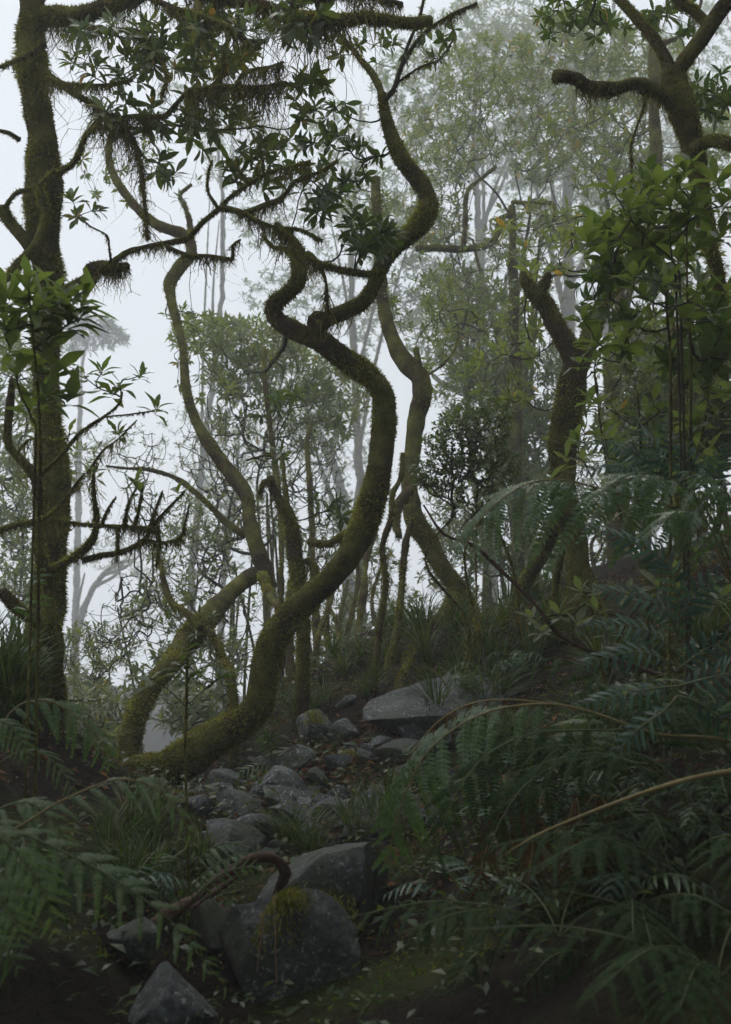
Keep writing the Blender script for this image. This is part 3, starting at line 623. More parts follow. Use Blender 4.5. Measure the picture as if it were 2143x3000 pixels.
# --- dark stubbed tree on the right-hand bank
G = Tree('stubbed_tree', 'dark thick tree with a broken two-horned stub, growing behind the arching fern', 'tree', gpx(1700, 6.6))
G.limb([(1530, 800, 20), (1535, 830, 34), (1562, 868, 56), (1600, 912, 64), (1640, 985, 70), (1678, 1058, 86), (1676, 1120, 92), (1664, 1180, 92), (1655, 1260, 92), (1648, 1340, 84), (1652, 1428, 76), (1672, 1520, 70), (1690, 1600, 70), (1700, 1700, 76), (1706, 1790, 100), (1712, 1850, 130)],
       6.4, 6.6, name='trunk', st=.9, sl=.06, fl=1.2, rough=.2)
G.limb(chain([(1572, 868), (1596, 840), (1612, 805)], 46, 36), 6.4, 6.35, st=1.5, rough=.25)
G.limb(chain([(1690, 1090), (1722, 1010), (1750, 920), (1790, 850), (1840, 800), (1900, 750), (1960, 690)], 70, 50), 6.5, 7.0, st=.6, fl=1.2)
G.limb(chain([(1640, 1480), (1619, 1547), (1592, 1613), (1559, 1679), (1533, 1725), (1500, 1778), (1462, 1822)], 40, 52), 6.7, 7.3, fl=1.1)
G.limb(chain([(1660, 1560), (1640, 1640), (1630, 1720), (1636, 1800)], 20, 26), 6.6, 6.7, st=1.5, sl=.08)
G.crown([(1480, 1100, 120, 100, 6.9, .4, 34), (1600, 700, 140, 120, 7.2, .5, 40), (1760, 700, 100, 100, 7.2, .4, 26), (1720, 1240, 120, 90, 7.0, .3, 22), (1500, 950, 90, 90, 7.3, .4, 24), (1850, 1150, 120, 120, 6.8, .4, 24)], L=.10, nleaf=8, tint=.42, mat='leafpale')

# --- tree with the shaggy elbow limb
Hh = Tree('forked_tree', 'dark forked tree with a blunt shaggy limb held out level above the glossy shrub', 'tree', gpx(1995, 5.4))
Hh.limb([(1969, 200, 70), (1975, 250, 78), (1995, 317, 88), (2018, 383, 86), (2036, 462, 74), (2062, 600, 56), (2098, 760, 48), (2112, 860, 46), (2107, 940, 46), (2081, 1025, 46), (2035, 1072, 46), (1997, 1124, 46), (1988, 1197, 46), (1995, 1296, 50), (2000, 1450, 54), (2000, 1700, 60), (1998, 1960, 80)],
        5.0, 5.4, name='trunk', st=1.2, sl=.07, fl=1.4, rough=.18)
Hh.limb(chain([(1990, 300), (1929, 270), (1863, 244), (1797, 262), (1731, 256), (1678, 228), (1628, 222)], 44, 38), 5.0, 4.8, st=3.6, sl=.085, fl=1.4, rough=.2)
Hh.limb(chain([(1962, 215), (1955, 185), (1916, 112), (1870, 59), (1817, 0), (1770, -60)], 46, 34), 5.0, 5.2, st=1.2, sl=.06)
Hh.limb(chain([(1980, 230), (2000, 190), (2041, 132), (2087, 66), (2127, 13), (2170, -50)], 62, 60), 5.0, 4.8, st=1.2, sl=.06, fl=1.3)
Hh.limb(chain([(2080, 72), (2040, 30), (2000, 5), (1960, -40)], 44, 36), 4.9, 4.9, st=1.2, sl=.06)
Hh.limb(chain([(2030, 440), (2080, 415), (2143, 430), (2200, 460)], 40, 40), 5.0, 4.8, st=1.6, sl=.06, fl=1.3)
Hh.limb(chain([(1900, 250), (1880, 330), (1850, 420), (1852, 500), (1850, 560)], 10, 8), 5.1, 5.0, st=1.0, fz=.6)
Hh.limb(chain([(2035, 1072), (2000, 1040), (1980, 990), (1970, 930)], 24, 14), 5.2, 5.4, fz=.6)
Hh.crown([(1700, 60, 140, 80, 5.9, .5, 26), (1990, 60, 120, 60, 5.6, .4, 16), (2080, 280, 70, 90, 5.4, .3, 18)], L=.09, nleaf=8, tint=.4)

# --- tree behind the stub, level perch branch, misty uprights
I = Tree('rear_tree', 'mossy upright tree half hidden behind the broken-stub tree', 'tree', gpx(1815, 8.0))
I.limb([(1815, 1560, 90), (1812, 1330, 74), (1804, 1164, 70), (1797, 1065, 64), (1812, 950, 56), (1850, 800, 50), (1900, 600, 46), (1925, 450, 42), (1920, 300, 38), (1915, 150, 32), (1935, 20, 24)], 8.0, 8.0, name='trunk', st=.8, sl=.07)
I.limb(chain([(1905, 590), (1960, 560), (2010, 540), (2080, 560)], 18, 8), 8.0, 8.0, st=1.4)
I.limb(chain([(1935, 130), (2000, 100), (2040, 60), (2060, -20)], 16, 9), 8.0, 8.0, st=1.0)
I.crown([(1700, 420, 170, 110, 8.2, .6, 60), (1960, 700, 150, 150, 7.6, .6, 60), (2070, 640, 90, 200, 7.6, .6, 50), (1800, 560, 120, 90, 8.0, .5, 40), (1980, 900, 160, 120, 7.4, .5, 50), (2080, 1120, 90, 140, 6.8, .5, 40)], L=.12, nleaf=8, lod=1, tint=.45, mat='leafpale')

J = Tree('perch_tree', 'hazy mossy tree with a level swing-like limb and upright stubs above the main bend', 'tree', gpx(1503, 8.6))
J.limb(chain([(1520, 1700), (1515, 1400), (1512, 1100), (1506, 860), (1502, 752), (1500, 660), (1500, 600)], 40, 26), 8.6, 8.4, name='trunk', st=.8, sl=.07)
J.limb(chain([(1500, 625), (1468, 640), (1456, 686), (1421, 719), (1355, 733), (1289, 729), (1223, 726)], 24, 24), 8.4, 8.2, st=1.6, sl=.06)
J.limb(chain([(1361, 725), (1362, 640), (1363, 594), (1375, 554), (1414, 521), (1454, 488)], 18, 12), 8.3, 8.4, st=.8)
J.limb(chain([(1500, 592), (1546, 594), (1619, 597), (1621, 645)], 14, 12), 8.4, 8.2, st=1.2)
J.limb(chain([(1490, 625), (1450, 560), (1400, 510), (1340, 440)], 9, 5), 8.4, 8.6, fz=.4, mat='twig')
J.crown([(1330, 250, 200, 130, 8.6, .6, 90), (1480, 330, 180, 130, 8.8, .6, 80), (1290, 560, 140, 110, 8.4, .5, 40), (1450, 820, 170, 110, 8.2, .6, 60), (1380, 420, 120, 80, 8.6, .5, 30)], L=.11, nleaf=8, lod=1, mat='leafpale', tint=.5, yellow=.012)

# ------------------------------------------------------------------ thin stems behind the main trunk
K = Tree('broken_stem_tree', 'short mossy tree with a broken crook at its top, rising just behind the main trunk', 'tree', gpx(870, 6.8))
K.limb([(792, 1395, 26), (800, 1430, 34), (824, 1475, 42), (850, 1514, 52), (862, 1580, 54), (868, 1650, 48), (884, 1740, 40), (890, 1850, 36), (885, 2000, 40)], 6.8, 6.6, name='trunk', st=1.2, sl=.06, fl=1.2)
K.limb(chain([(845, 1500), (840, 1440), (832, 1390), (828, 1350), (780, 1335), (720, 1350)], 20, 6), 6.8, 6.9, fz=.3)
K.limb(chain([(800, 1420), (770, 1415), (760, 1450)], 26, 20), 6.8, 6.8, st=2.5, sl=.07)
K.limb(chain([(875, 1660), (905, 1640), (925, 1660), (935, 1700)], 20, 16), 6.7, 6.6, st=1.2)
K.crown([(830, 1190, 100, 50, 7.0, .3, 10), (960, 1470, 60, 50, 6.8, .2, 6), (1000, 1490, 40, 30, 6.7, .1, 4), (780, 1340, 60, 40, 6.9, .2, 5)], L=.10, nleaf=8, tint=.5)

stem_specs = [  # column u at foot, distance, traced path
    ([(825, 1700), (826, 1527), (806, 1362), (792, 1230), (779, 1098), (775, 1020)], 7.4, 24, 14, 'straight dark mossy pole, tallest of the thin stems behind the main trunk'),
    ([(935, 2040), (930, 1900), (920, 1700), (915, 1560), (905, 1420), (900, 1300), (915, 1240)], 7.6, 26, 14, 'long thin mossy stem with a kinked tip, in the clump behind the main trunk'),
    ([(845, 2080), (850, 1950), (842, 1800), (855, 1700)], 7.0, 30, 22, "short stout mossy stem tight behind the main trunk's elbow"),
    ([(872, 2080), (880, 1960), (878, 1840), (890, 1720), (880, 1640)], 7.2, 22, 14, 'thin wavy mossy stem next to the short stout one behind the main trunk'),
    ([(905, 2080), (915, 1960), (940, 1850), (965, 1780), (985, 1700)], 7.1, 22, 12, "thin mossy stem slanting steadily outward from behind the main trunk's elbow"),
    ([(985, 2010), (965, 1900), (960, 1790), (985, 1700), (1000, 1600)], 7.5, 24, 14, 'bow-shaped mossy stem, bending out and back, in the clump behind the main trunk'),
    ([(1010, 2000), (1015, 1880), (1035, 1780), (1050, 1700), (1045, 1620)], 7.6, 20, 14, 'gently leaning mossy stem beside the bow-shaped stem on the crest'),
    ([(1060, 1990), (1050, 1860), (1068, 1740), (1075, 1640), (1100, 1560)], 7.4, 26, 16, 'crooked mossy stem at the edge of the clump nearest the bowed tree'),
    ([(1040, 2000), (1000, 1910), (990, 1830), (960, 1770)], 7.3, 18, 10, 'short mossy stem slanting across the foot of the bow-shaped stem'),
    ([(955, 2030), (990, 1900), (1000, 1800), (1020, 1700)], 7.9, 18, 10, 'straight thin stem crossing behind the bow-shaped stem on the crest'),
    ([(1085, 1990), (1110, 1880), (1090, 1760), (1120, 1650)], 7.7, 16, 10, "zigzag thin stem between the crooked stem and the bowed tree's roots"),
    ([(690, 2060), (680, 1980), (655, 1930), (640, 1880), (600, 1840), (560, 1850)], 6.7, 28, 10, 'low mossy stem curving away from under the main trunk')]
for q, d, w0, w1, lab in stem_specs:
    t = Tree('thin_stem', lab, 'sapling', gpx(q[0][0], d), 'thin stems behind the main trunk')
    t.limb(chain(q, w0, w1), d, d + .3, name='stem', st=1.2, sl=.06, fl=1.3, rough=.2)
    if rs.rand() < .7:
        u, v = q[-1]; t.crown([(u, v - 40, 70, 60, d + .3, .2, 6)], L=.09, nleaf=7, lod=1, tint=.5)

# ------------------------------------------------------------------ leafy thickets in the mist
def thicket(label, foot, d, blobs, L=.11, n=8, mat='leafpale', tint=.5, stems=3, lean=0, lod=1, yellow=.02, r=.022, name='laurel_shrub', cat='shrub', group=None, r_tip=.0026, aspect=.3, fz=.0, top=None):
    base = gpx(foot, d); t = Tree(name, label, cat, base, group); L *= (RD(d) / d) ** .7; r *= RD(d) / d
    tips = cloud([(*q[:6], int(q[6] * 3.2)) for q in blobs]); cen = tips.mean(0)
    for k in range(stems):
        b = base + np.array([rs.uniform(-.25, .25), rs.uniform(-.25, .25), 0]); b[2] = gz(b[0], b[1]) - .08
        tgt = tips[rs.randint(len(tips))] * .6 + cen * .4; tgt = b + (tgt - b) * .8
        m1 = b + (tgt - b) * .35 + rs.normal(size=3) * .18; m2 = b + (tgt - b) * .7 + rs.normal(size=3) * .2
        c = catmull([[*b, r * 1.4], [*m1, r], [*m2, r * .8], [*tgt, r * .45]], .06); 
        t.limb3(c[:, :3] + np.stack([noise(c[:, :3], 4, 21), noise(c[:, :3], 4, 22), noise(c[:, :3], 4, 23)], -1) * .03, c[:, 3], d, 'stem', fz=.5 + fz, st=.5 + fz, sl=.06)
    t.crown(None, L=L, nleaf=n, lod=lod, mat=mat, tint=tint, yellow=yellow, pts=tips, r_tip=r_tip, aspect=aspect)
    return t

thicket('pale leafy shrub with flat-topped whorls, seen through the gap beside the pale leaning tree', 760, 8.8,
        [(620, 980, 120, 50, 8.8, .4, 34), (760, 1000, 130, 70, 8.8, .5, 44), (860, 1090, 130, 90, 9.0, .5, 46), (700, 1100, 110, 60, 8.8, .4, 24), (990, 1150, 90, 100, 9.2, .5, 30), (930, 1250, 110, 80, 9, .5, 16), (760, 1220, 150, 80, 8.8, .5, 22)], L=.12, stems=6, n=9)
thicket('tangled grey-green shrub filling the space under the pale leaning tree', 640, 8.2,
        [(560, 1650, 130, 120, 8.2, .5, 30), (640, 1520, 130, 100, 8.2, .5, 26), (480, 1800, 100, 90, 8, .4, 22), (600, 1950, 120, 100, 7.8, .4, 34), (560, 2080, 100, 70, 7.4, .3, 30), (450, 2000, 90, 120, 7.8, .4, 18), (760, 1800, 110, 120, 7.8, .4, 18)], L=.095, stems=7, n=7)
thicket('bright narrow-leaved shrub low on the drop beside the stout upright tree', 290, 7.6,
        [(250, 1950, 80, 130, 7.6, .4, 44), (200, 2060, 70, 90, 7.2, .3, 30), (300, 2090, 70, 80, 7.2, .3, 34), (330, 1900, 80, 70, 7.6, .3, 18), (320, 2180, 60, 50, 7.0, .2, 20)], L=.085, stems=5, n=7, aspect=.24, r=.012)
thicket('grey-leaved shrub behind the dark trunk of the stout upright tree', 30, 8.5,
        [(40, 1150, 70, 160, 8.6, .5, 40), (30, 1450, 70, 160, 8.6, .5, 50), (10, 1000, 50, 60, 8.6, .4, 14), (60, 1680, 70, 100, 8.4, .5, 26), (250, 1350, 60, 90, 8.8, .4, 8)], L=.11, stems=4)
thicket('leafy undergrowth shrub between the thin stems on the crest', 1000, 8.6,
        [(960, 1700, 140, 160, 8.6, .5, 24), (1080, 1850, 120, 100, 8.6, .5, 34), (1180, 1780, 90, 130, 8.8, .5, 26), (960, 1900, 120, 80, 8.4, .4, 22), (1090, 1640, 60, 80, 8.8, .4, 10)], L=.10, stems=6, n=8)
thicket('fine twiggy shrub with small bright leaves hanging before the mist beside the arching fern', 1420, 6.4,
        [(1330, 1290, 90, 70, 6.2, .3, 70), (1420, 1240, 90, 80, 6.2, .3, 60), (1300, 1400, 70, 60, 6.2, .2, 36), (1450, 1370, 80, 70, 6.2, .3, 44), (1250, 1380, 50, 50, 6.2, .2, 16), (1390, 1480, 80, 60, 6.3, .2, 20)], L=.042, n=5, stems=4, mat='leaf', tint=.6, aspect=.5, r=.008, r_tip=.0014)
thicket('dim leafy shrub on the slope behind the bent tree\'s forked foot', 1360, 9.0,
        [(1350, 1640, 110, 130, 9, .5, 50), (1480, 1560, 110, 120, 9, .5, 50), (1580, 1450, 90, 90, 9, .4, 34), (1300, 1500, 80, 100, 9.2, .4, 20)], L=.11, stems=4)
thicket('leaning thicket of broad leaves below the misty twin uprights', 1600, 9.4,
        [(1420, 1010, 140, 110, 9.4, .5, 70), (1560, 1120, 140, 120, 9.2, .5, 70), (1390, 1160, 120, 90, 9.4, .4, 46), (1560, 1290, 120, 90, 9.2, .4, 50), (1330, 860, 100, 80, 9.6, .4, 34), (1480, 1390, 110, 90, 9.2, .4, 40)], L=.115, stems=6, n=9)
thicket('dense shrub wall behind the dark slender limb on the bank', 2080, 7.6,
        [(1950, 1150, 120, 110, 7.2, .5, 60), (2080, 980, 80, 140, 7.2, .5, 60), (1900, 1020, 110, 90, 7.4, .5, 50), (2090, 1240, 70, 120, 6.8, .5, 50), (1860, 1260, 120, 80, 7.2, .4, 40), (1960, 1340, 150, 70, 6.6, .4, 40)], L=.11, stems=6, n=8, tint=.4)

thicket('tall airy laurel with pale whorled leaves filling the gap above the level swing-like limb', 1460, 9.6,
        [(1300, 420, 130, 120, 9.6, .6, 40), (1450, 220, 160, 120, 9.8, .6, 50), (1600, 420, 130, 120, 9.6, .6, 40), (1250, 640, 120, 90, 9.4, .5, 30), (1560, 680, 130, 100, 9.4, .5, 36), (1400, 900, 130, 90, 9.2, .5, 34), (1640, 140, 120, 110, 9.8, .6, 34)], L=.115, stems=5, n=9, name='laurel_tree', cat='tree', r=.03)
thicket('pale laurel with airy layered whorls behind the shaggy elbow limb', 1880, 9.4,
        [(1780, 330, 140, 110, 9.4, .5, 40), (1900, 200, 130, 120, 9.6, .5, 40), (2060, 380, 90, 120, 9.2, .5, 34), (1740, 120, 110, 90, 9.6, .5, 28), (1850, 480, 120, 80, 9.2, .5, 30)], L=.115, stems=4, n=9, name='laurel_tree', cat='tree', r=.03)
thicket('leafless grey shrub of upright crooked twigs between the leaning trunk and the main trunk', 800, 8.2,
        [(640, 1300, 130, 150, 8.2, .5, 40), (760, 1450, 140, 140, 8.2, .5, 44), (900, 1350, 130, 140, 8.4, .5, 40), (560, 1600, 110, 120, 8.2, .4, 26), (980, 1560, 90, 110, 8.4, .4, 24)], L=.06, stems=9, n=4, r=.018, r_tip=.0034)
thicket('leafless grey shrub of thin branching twigs at the fog edge beyond the candelabra sapling', 420, 8.0,
        [(380, 1320, 110, 90, 8.2, .4, 18), (450, 1480, 100, 100, 8.0, .4, 16), (420, 1760, 120, 90, 7.8, .4, 22), (330, 1840, 100, 70, 7.6, .4, 14)], L=.05, stems=5, n=3, r=.014, r_tip=.003)

thicket('low leafy shrub closing the gap on the slope crest behind the broken-stub tree', 1760, 8.3,
        [(1760, 1560, 130, 90, 8.3, .4, 26), (1900, 1470, 120, 90, 8.2, .4, 26), (1640, 1640, 80, 80, 8.3, .4, 16), (1730, 1420, 110, 90, 8.4, .4, 20), (2040, 1480, 90, 80, 8.0, .4, 18)], L=.10, stems=5, n=8)

# ------------------------------------------------------------------ misty trees farther off
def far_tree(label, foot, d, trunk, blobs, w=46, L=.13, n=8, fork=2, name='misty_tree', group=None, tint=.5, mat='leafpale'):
    k = 1.75; d *= k; L *= 3.6; w *= .85; blobs = [(a, b, c, e, q * k, h * k, int(m * 2.3)) for (a, b, c, e, q, h, m) in blobs]
    t = Tree(name, label, 'tree', gpx(foot, d), group)
    p = t.limb(chain(trunk, w * 1.2, w * .35), d, d + .4, name='trunk', fz=.5, st=.6, sl=.1, step=.08, wig=.05)
    tips = cloud(blobs)
    for k in range(fork):
        a = p[int(len(p) * rs.uniform(.35, .8))]; b = tips[rs.randint(len(tips))]; b = a + (b - a) * .75
        m = (a + b) / 2 + rs.normal(size=3) * .25
        r = w / 2 / F * RD(d) * .5
        c = catmull([[*a, r], [*m, r * .7], [*b, r * .3]], .08); t.limb3(c[:, :3], c[:, 3], d, 'branch', fz=.5, st=.8, sl=.09)
    t.crown(None, L=L, nleaf=n, lod=0, mat=mat, tint=tint, pts=tips, r_tip=.0035, yellow=.015, rmax=.03)
    return t
far_tree('hazy twin-stemmed upright tree crossing the bright canopy gap', 1665, 11, [(1640, 1500), (1650, 1200), (1668, 900), (1665, 719), (1665, 594), (1672, 462), (1680, 300), (1690, 150), (1720, 0)],
         [(1600, 150, 200, 130, 11, .8, 120), (1750, 300, 160, 130, 11, .8, 90), (1560, 420, 150, 130, 11, .8, 80), (1500, 40, 180, 80, 11, .8, 70), (1760, 520, 130, 110, 11, .8, 60)], w=46, fork=5)
far_tree('pale tree whose crown fills the top of the bright gap', 1420, 12, [(1440, 1500), (1430, 1200), (1410, 900), (1400, 600), (1390, 350), (1400, 100)],
         [(1350, 130, 180, 120, 12, .8, 110), (1500, 200, 150, 110, 12, .8, 90), (1280, 330, 120, 120, 12, .8, 60), (1440, 460, 160, 110, 12, .8, 80), (1620, 300, 120, 100, 12, .8, 50)], w=36, fork=4)
far_tree('misty tree with a drooping mossy limb between the bowed tree and the stub', 1500, 10, [(1560, 1600), (1540, 1400), (1500, 1260), (1467, 1217), (1427, 1177), (1368, 1151), (1302, 1131), (1270, 1100)],
         [(1300, 980, 120, 110, 10, .6, 60), (1440, 1080, 130, 90, 10, .6, 60), (1330, 760, 130, 100, 10, .6, 60), (1230, 640, 90, 90, 10, .6, 30)], w=52, fork=2)
far_tree('faint tree behind the bank, showing through the leaves by the elbow limb', 1780, 13, [(1790, 1300), (1780, 1000), (1775, 700), (1770, 450), (1790, 200), (1800, 0)],
         [(1850, 180, 170, 130, 13, 1, 110), (2000, 350, 140, 150, 13, 1, 100), (1720, 600, 170, 130, 13, 1, 90), (1900, 600, 150, 150, 13, 1, 90), (2080, 150, 100, 150, 13, 1, 70)], w=38, fork=4)
far_tree('broad misty tree at the very back of the slope', 2000, 15, [(2010, 1200), (2000, 900), (1990, 600), (1985, 300), (1990, 50)],
         [(2060, 500, 130, 200, 15, 1, 120), (1950, 850, 200, 180, 15, 1, 140), (1720, 850, 180, 130, 15, 1, 90), (1600, 620, 160, 120, 15, 1, 80)], w=40, fork=4)
far_tree('ghostly fine-twigged heath tree behind the main trunk', 960, 13, [(1020, 1700), (1010, 1500), (985, 1380), (940, 1280), (900, 1200), (880, 1120)],
         [(900, 1150, 150, 130, 13, .8, 130), (980, 1280, 130, 110, 13, .8, 90), (820, 1300, 130, 120, 13, .8, 60), (1020, 1450, 110, 110, 13, .8, 40)], w=44, L=.09, n=10, fork=4)
far_tree('very faint treetop drifting in the fog beside the stout upright trunk', 250, 20, [(230, 1500), (235, 1250), (240, 1080), (262, 985)],
         [(270, 960, 70, 40, 20, .8, 40), (330, 985, 50, 30, 20, .8, 20), (230, 1010, 50, 30, 20, .8, 16)], w=20, L=.2, fork=1)
far_tree('faint drooping tree low in the fog of the drop', 330, 14, [(200, 2100), (220, 1900), (260, 1750), (330, 1660), (400, 1640)],
         [(300, 1620, 110, 50, 14, .8, 36), (400, 1640, 80, 60, 14, .8, 26), (330, 1320, 60, 60, 15, .8, 16)], w=30, L=.12, n=6, fork=3)
far_tree('faint leafy tree on the drop between the two leaning trunks', 640, 13, [(640, 2100), (650, 1850), (660, 1650), (690, 1450), (700, 1250)],
         [(700, 1350, 150, 130, 13, .8, 50), (560, 1300, 110, 110, 13, .8, 24), (740, 1550, 140, 120, 13, .8, 40), (600, 1480, 90, 90, 13, .8, 16)], w=28, fork=3)
far_tree('pale small tree behind the shaggy upper limbs', 560, 12, [(560, 1700), (600, 1300), (640, 1000), (655, 700), (640, 450), (600, 250)],
         [(700, 420, 150, 130, 12, .8, 60), (560, 250, 120, 110, 12, .8, 36), (800, 620, 120, 120, 12, .8, 46), (1000, 700, 120, 160, 12, .8, 60), (860, 860, 160, 80, 12, .8, 44), (1080, 950, 100, 110, 12, .8, 44)], w=24, fork=4)
far_tree('pale leafy tree behind the upper bend of the main trunk', 1080, 11, [(1060, 1500), (1040, 1100), (1030, 800), (1040, 560), (1060, 300)],
         [(980, 420, 110, 130, 11, .8, 44), (1090, 600, 110, 150, 11, .8, 60), (1260, 420, 110, 130, 11, .8, 60), (1200, 250, 110, 110, 11, .8, 50), (1230, 870, 100, 120, 11, .8, 50)], w=30, fork=4)

# ------------------------------------------------------------------ leafy plants close by
lsrc = Tree('broad_leaf_shrub', 'broad-leaved shrub with big notched leaves against the stout upright trunk', 'shrub', gpx(90, 3.6))
lsrc.limb(chain([(110, 2200), (112, 1900), (110, 1600), (118, 1350), (112, 1150), (98, 1000), (92, 930), (86, 850)], 12, 7), 3.6, 3.5, name='stem', fz=.3, st=.2, sl=.03)
lsrc.limb(chain([(108, 1250), (60, 1150), (45, 1080)], 8, 5), 3.55, 3.5, name='stem', fz=.2)
sprig_leaves(lsrc, [(86, 840, 3.5), (20, 863, 3.5), (193, 880, 3.5), (207, 905, 3.45), (103, 950, 3.5), (28, 967, 3.5), (200, 950, 3.5), (52, 1088, 3.5), (138, 1030, 3.55), (138, 1160, 3.55), (205, 1170, 3.55), (245, 885, 3.5), (232, 935, 3.5), (170, 1090, 3.6), (90, 1200, 3.6), (110, 900, 3.4), (150, 870, 3.6),
                    (60, 900, 3.6), (30, 1020, 3.6), (10, 920, 3.5), (150, 985, 3.5)], .125, 8, 'leafnear', .42, rag=True)

R1 = Tree('glossy_shrub', 'glossy broad-leaved shrub crowding before the dark forked tree', 'shrub', gpx(1955, 4.0))
R1.limb(chain([(1960, 2050), (1962, 1700), (1965, 1400), (1962, 1050), (1950, 900), (1950, 850)], 12, 7), 4.0, 3.8, name='stem', fz=.2)
R1.limb(chain([(2010, 2030), (2020, 1500), (2025, 1050), (2015, 900), (2012, 650)], 12, 7), 4.1, 3.9, name='stem', fz=.2)
R1.limb(chain([(1990, 800), (1960, 750), (1900, 700), (1850, 640), (1810, 580)], 9, 4), 3.9, 3.8, name='stem', fz=.1, mat='twig')
R1.limb(chain([(1985, 820), (1968, 720), (1966, 620)], 8, 4), 3.9, 3.8, name='stem', fz=.1, mat='twig')
sprig_leaves(R1, [(1797, 552, 3.8), (1843, 611, 3.8), (1966, 592, 3.8), (2022, 600, 3.8), (2006, 497, 3.8), (2099, 528, 3.8), (1929, 660, 3.8), (1858, 654, 3.85), (1775, 722, 3.9), (1720, 706, 4.0), (1951, 826, 3.6), (1858, 815, 3.7),
                  (2043, 848, 3.7), (2086, 910, 3.7), (2130, 851, 3.6), (1865, 956, 3.8), (1705, 928, 4.0), (2043, 722, 3.9), (1828, 1010, 3.9), (1990, 540, 3.9), (1900, 580, 3.9), (2060, 620, 3.9), (1880, 720, 3.9), (2110, 690, 3.8),
                  (1930, 540, 3.9), (1985, 760, 4.0), (2120, 600, 3.8), (1820, 690, 4.0), (1760, 640, 4.1), (1890, 870, 3.8), (2000, 930, 3.9), (1750, 1000, 4.1)], .118, 8, 'leafnear', .38, limit=300)
R1.crown([(1960, 640, 170, 130, 4.5, .3, 16), (1980, 950, 170, 150, 4.6, .3, 22), (1830, 700, 120, 110, 4.6, .2, 12), (2100, 1050, 60, 140, 4.5, .3, 12), (1760, 880, 100, 90, 4.8, .2, 10)], L=.11, nleaf=7, aspect=.38, tint=.4, name='foliage')

R3 = Tree('leafy_laurel', 'leafy laurel with layered yellow-green whorls between the glossy shrub and the arching fern', 'shrub', gpx(1900, 4.9))
R3.limb(chain([(1900, 1960), (1890, 1600), (1880, 1350), (1870, 1150)], 12, 6), 4.9, 4.8, name='stem', fz=.2)
R3.limb(chain([(1900, 1800), (1990, 1500), (2060, 1250), (2090, 1050)], 11, 6), 4.9, 4.7, name='stem', fz=.2)
R3.limb(chain([(1895, 1700), (1800, 1450), (1760, 1250), (1750, 1130)], 11, 6), 4.9, 4.9, name='stem', fz=.2)
sprig_leaves(R3, [(rs.uniform(1690, 2140), rs.uniform(980, 1390), rs.uniform(4.5, 5.1)) for q in range(44)], .11, 7, 'leafnear', .38, limit=300)
R2 = Tree('young_laurel', 'young laurel with fresh yellow-green leaves on the bank under the arching fern', 'shrub', gpx(1740, 4.6))
R2.limb(chain([(1770, 2000), (1750, 1880), (1735, 1790), (1740, 1730)], 10, 5), 4.5, 4.4, name='stem', fz=.2)
R2.limb(chain([(1770, 1950), (1850, 1800), (1920, 1720), (1990, 1660), (2040, 1610)], 9, 5), 4.4, 4.2, name='stem', fz=.2)
sprig_leaves(R2, [(1705, 1735, 4.3), (1740, 1740, 4.3), (1560, 1810, 4.4), (1640, 1800, 4.4), (1690, 1830, 4.3), (1780, 1850, 4.2), (1990, 1670, 4.1), (2040, 1615, 4.1), (1840, 1740, 4.2), (1590, 1850, 4.3), (1750, 1790, 4.2), (1660, 1345, 4.3),
                  (1710, 1350, 4.2), (2080, 1330, 4.2), (2110, 1750, 4.0), (1900, 2030, 3.8), (1830, 2050, 3.8), (1930, 1720, 4.1)], .092, 7, 'leafpale', .38, tint=.6)

Sp = Tree('tall_seedling', 'lone thin seedling with one whorl of long leaves, standing before the mossy trunk', 'sapling', gpx(552, 3.55))
Sp.limb(chain([(553, 2640), (551, 2560), (545, 2362), (541, 2197), (546, 2080), (550, 1960), (552, 1900)], 11, 8), 3.55, 3.6, name='stem', fz=1.0, fl=.8)
Sp.limb(chain([(545, 2075), (500, 2030), (455, 1995)], 5, 3), 3.6, 3.55, fz=0, mat='twig')
Sp.limb(chain([(545, 2070), (600, 2020), (640, 1985)], 5, 3), 3.6, 3.6, fz=0, mat='twig')
sprig_leaves(Sp, [(552, 1905, 3.6), (440, 1988, 3.55), (648, 1982, 3.6), (560, 1975, 3.6), (530, 1950, 3.6)], .115, 8, 'leaf', .30, spread=(.5, 1.25))

Rt = Tree('dead_stick', 'bare dark stick slanting across the bank below the arching fern', 'stick', gpx(1718, 4.2))
Rt.limb(chain([(1240, 1480), (1302, 1567), (1388, 1600), (1467, 1672), (1566, 1771), (1632, 1857), (1718, 1905), (1850, 1950), (1935, 1980), (2060, 2050)], 8, 20), 4.4, 4.2, name='shaft', fz=0, mat='wood', wig=.02)
Rt.limb(chain([(1388, 1600), (1350, 1560), (1400, 1500), (1460, 1430)], 6, 3), 4.4, 4.5, name='fork', fz=0, mat='wood')

Dw = Tree('driftwood_limb', 'brown twisted dead limb hooked over the mossy boulder', 'dead branch', gpx(488, 3.1))
Dw.limb([(330, 2850, 40), (396, 2778, 56), (488, 2692, 62), (568, 2640, 58), (627, 2586, 52), (693, 2534, 46), (759, 2508, 44), (808, 2516, 46), (834, 2556, 44), (816, 2600, 34), (799, 2630, 20)], 3.0, 3.25, name='limb', fz=0, mat='wood', rough=.28)
Dw.limb(chain([(560, 2660), (585, 2640), (640, 2600), (700, 2560)], 26, 16), 3.02, 3.15, name='splinter', fz=0, mat='wood', rough=.3)
for q, nm in (([(762, 2668), (764, 2740), (758, 2800), (753, 2850)], 'root'), ([(802, 2625), (806, 2700), (808, 2800), (812, 2880)], 'root'), ([(770, 2668), (772, 2710), (764, 2760)], 'root')):
    Dw.limb(chain(q, 4.5, 3), 2.95, 2.95, name=nm, fz=0, mat='root', wig=.004)

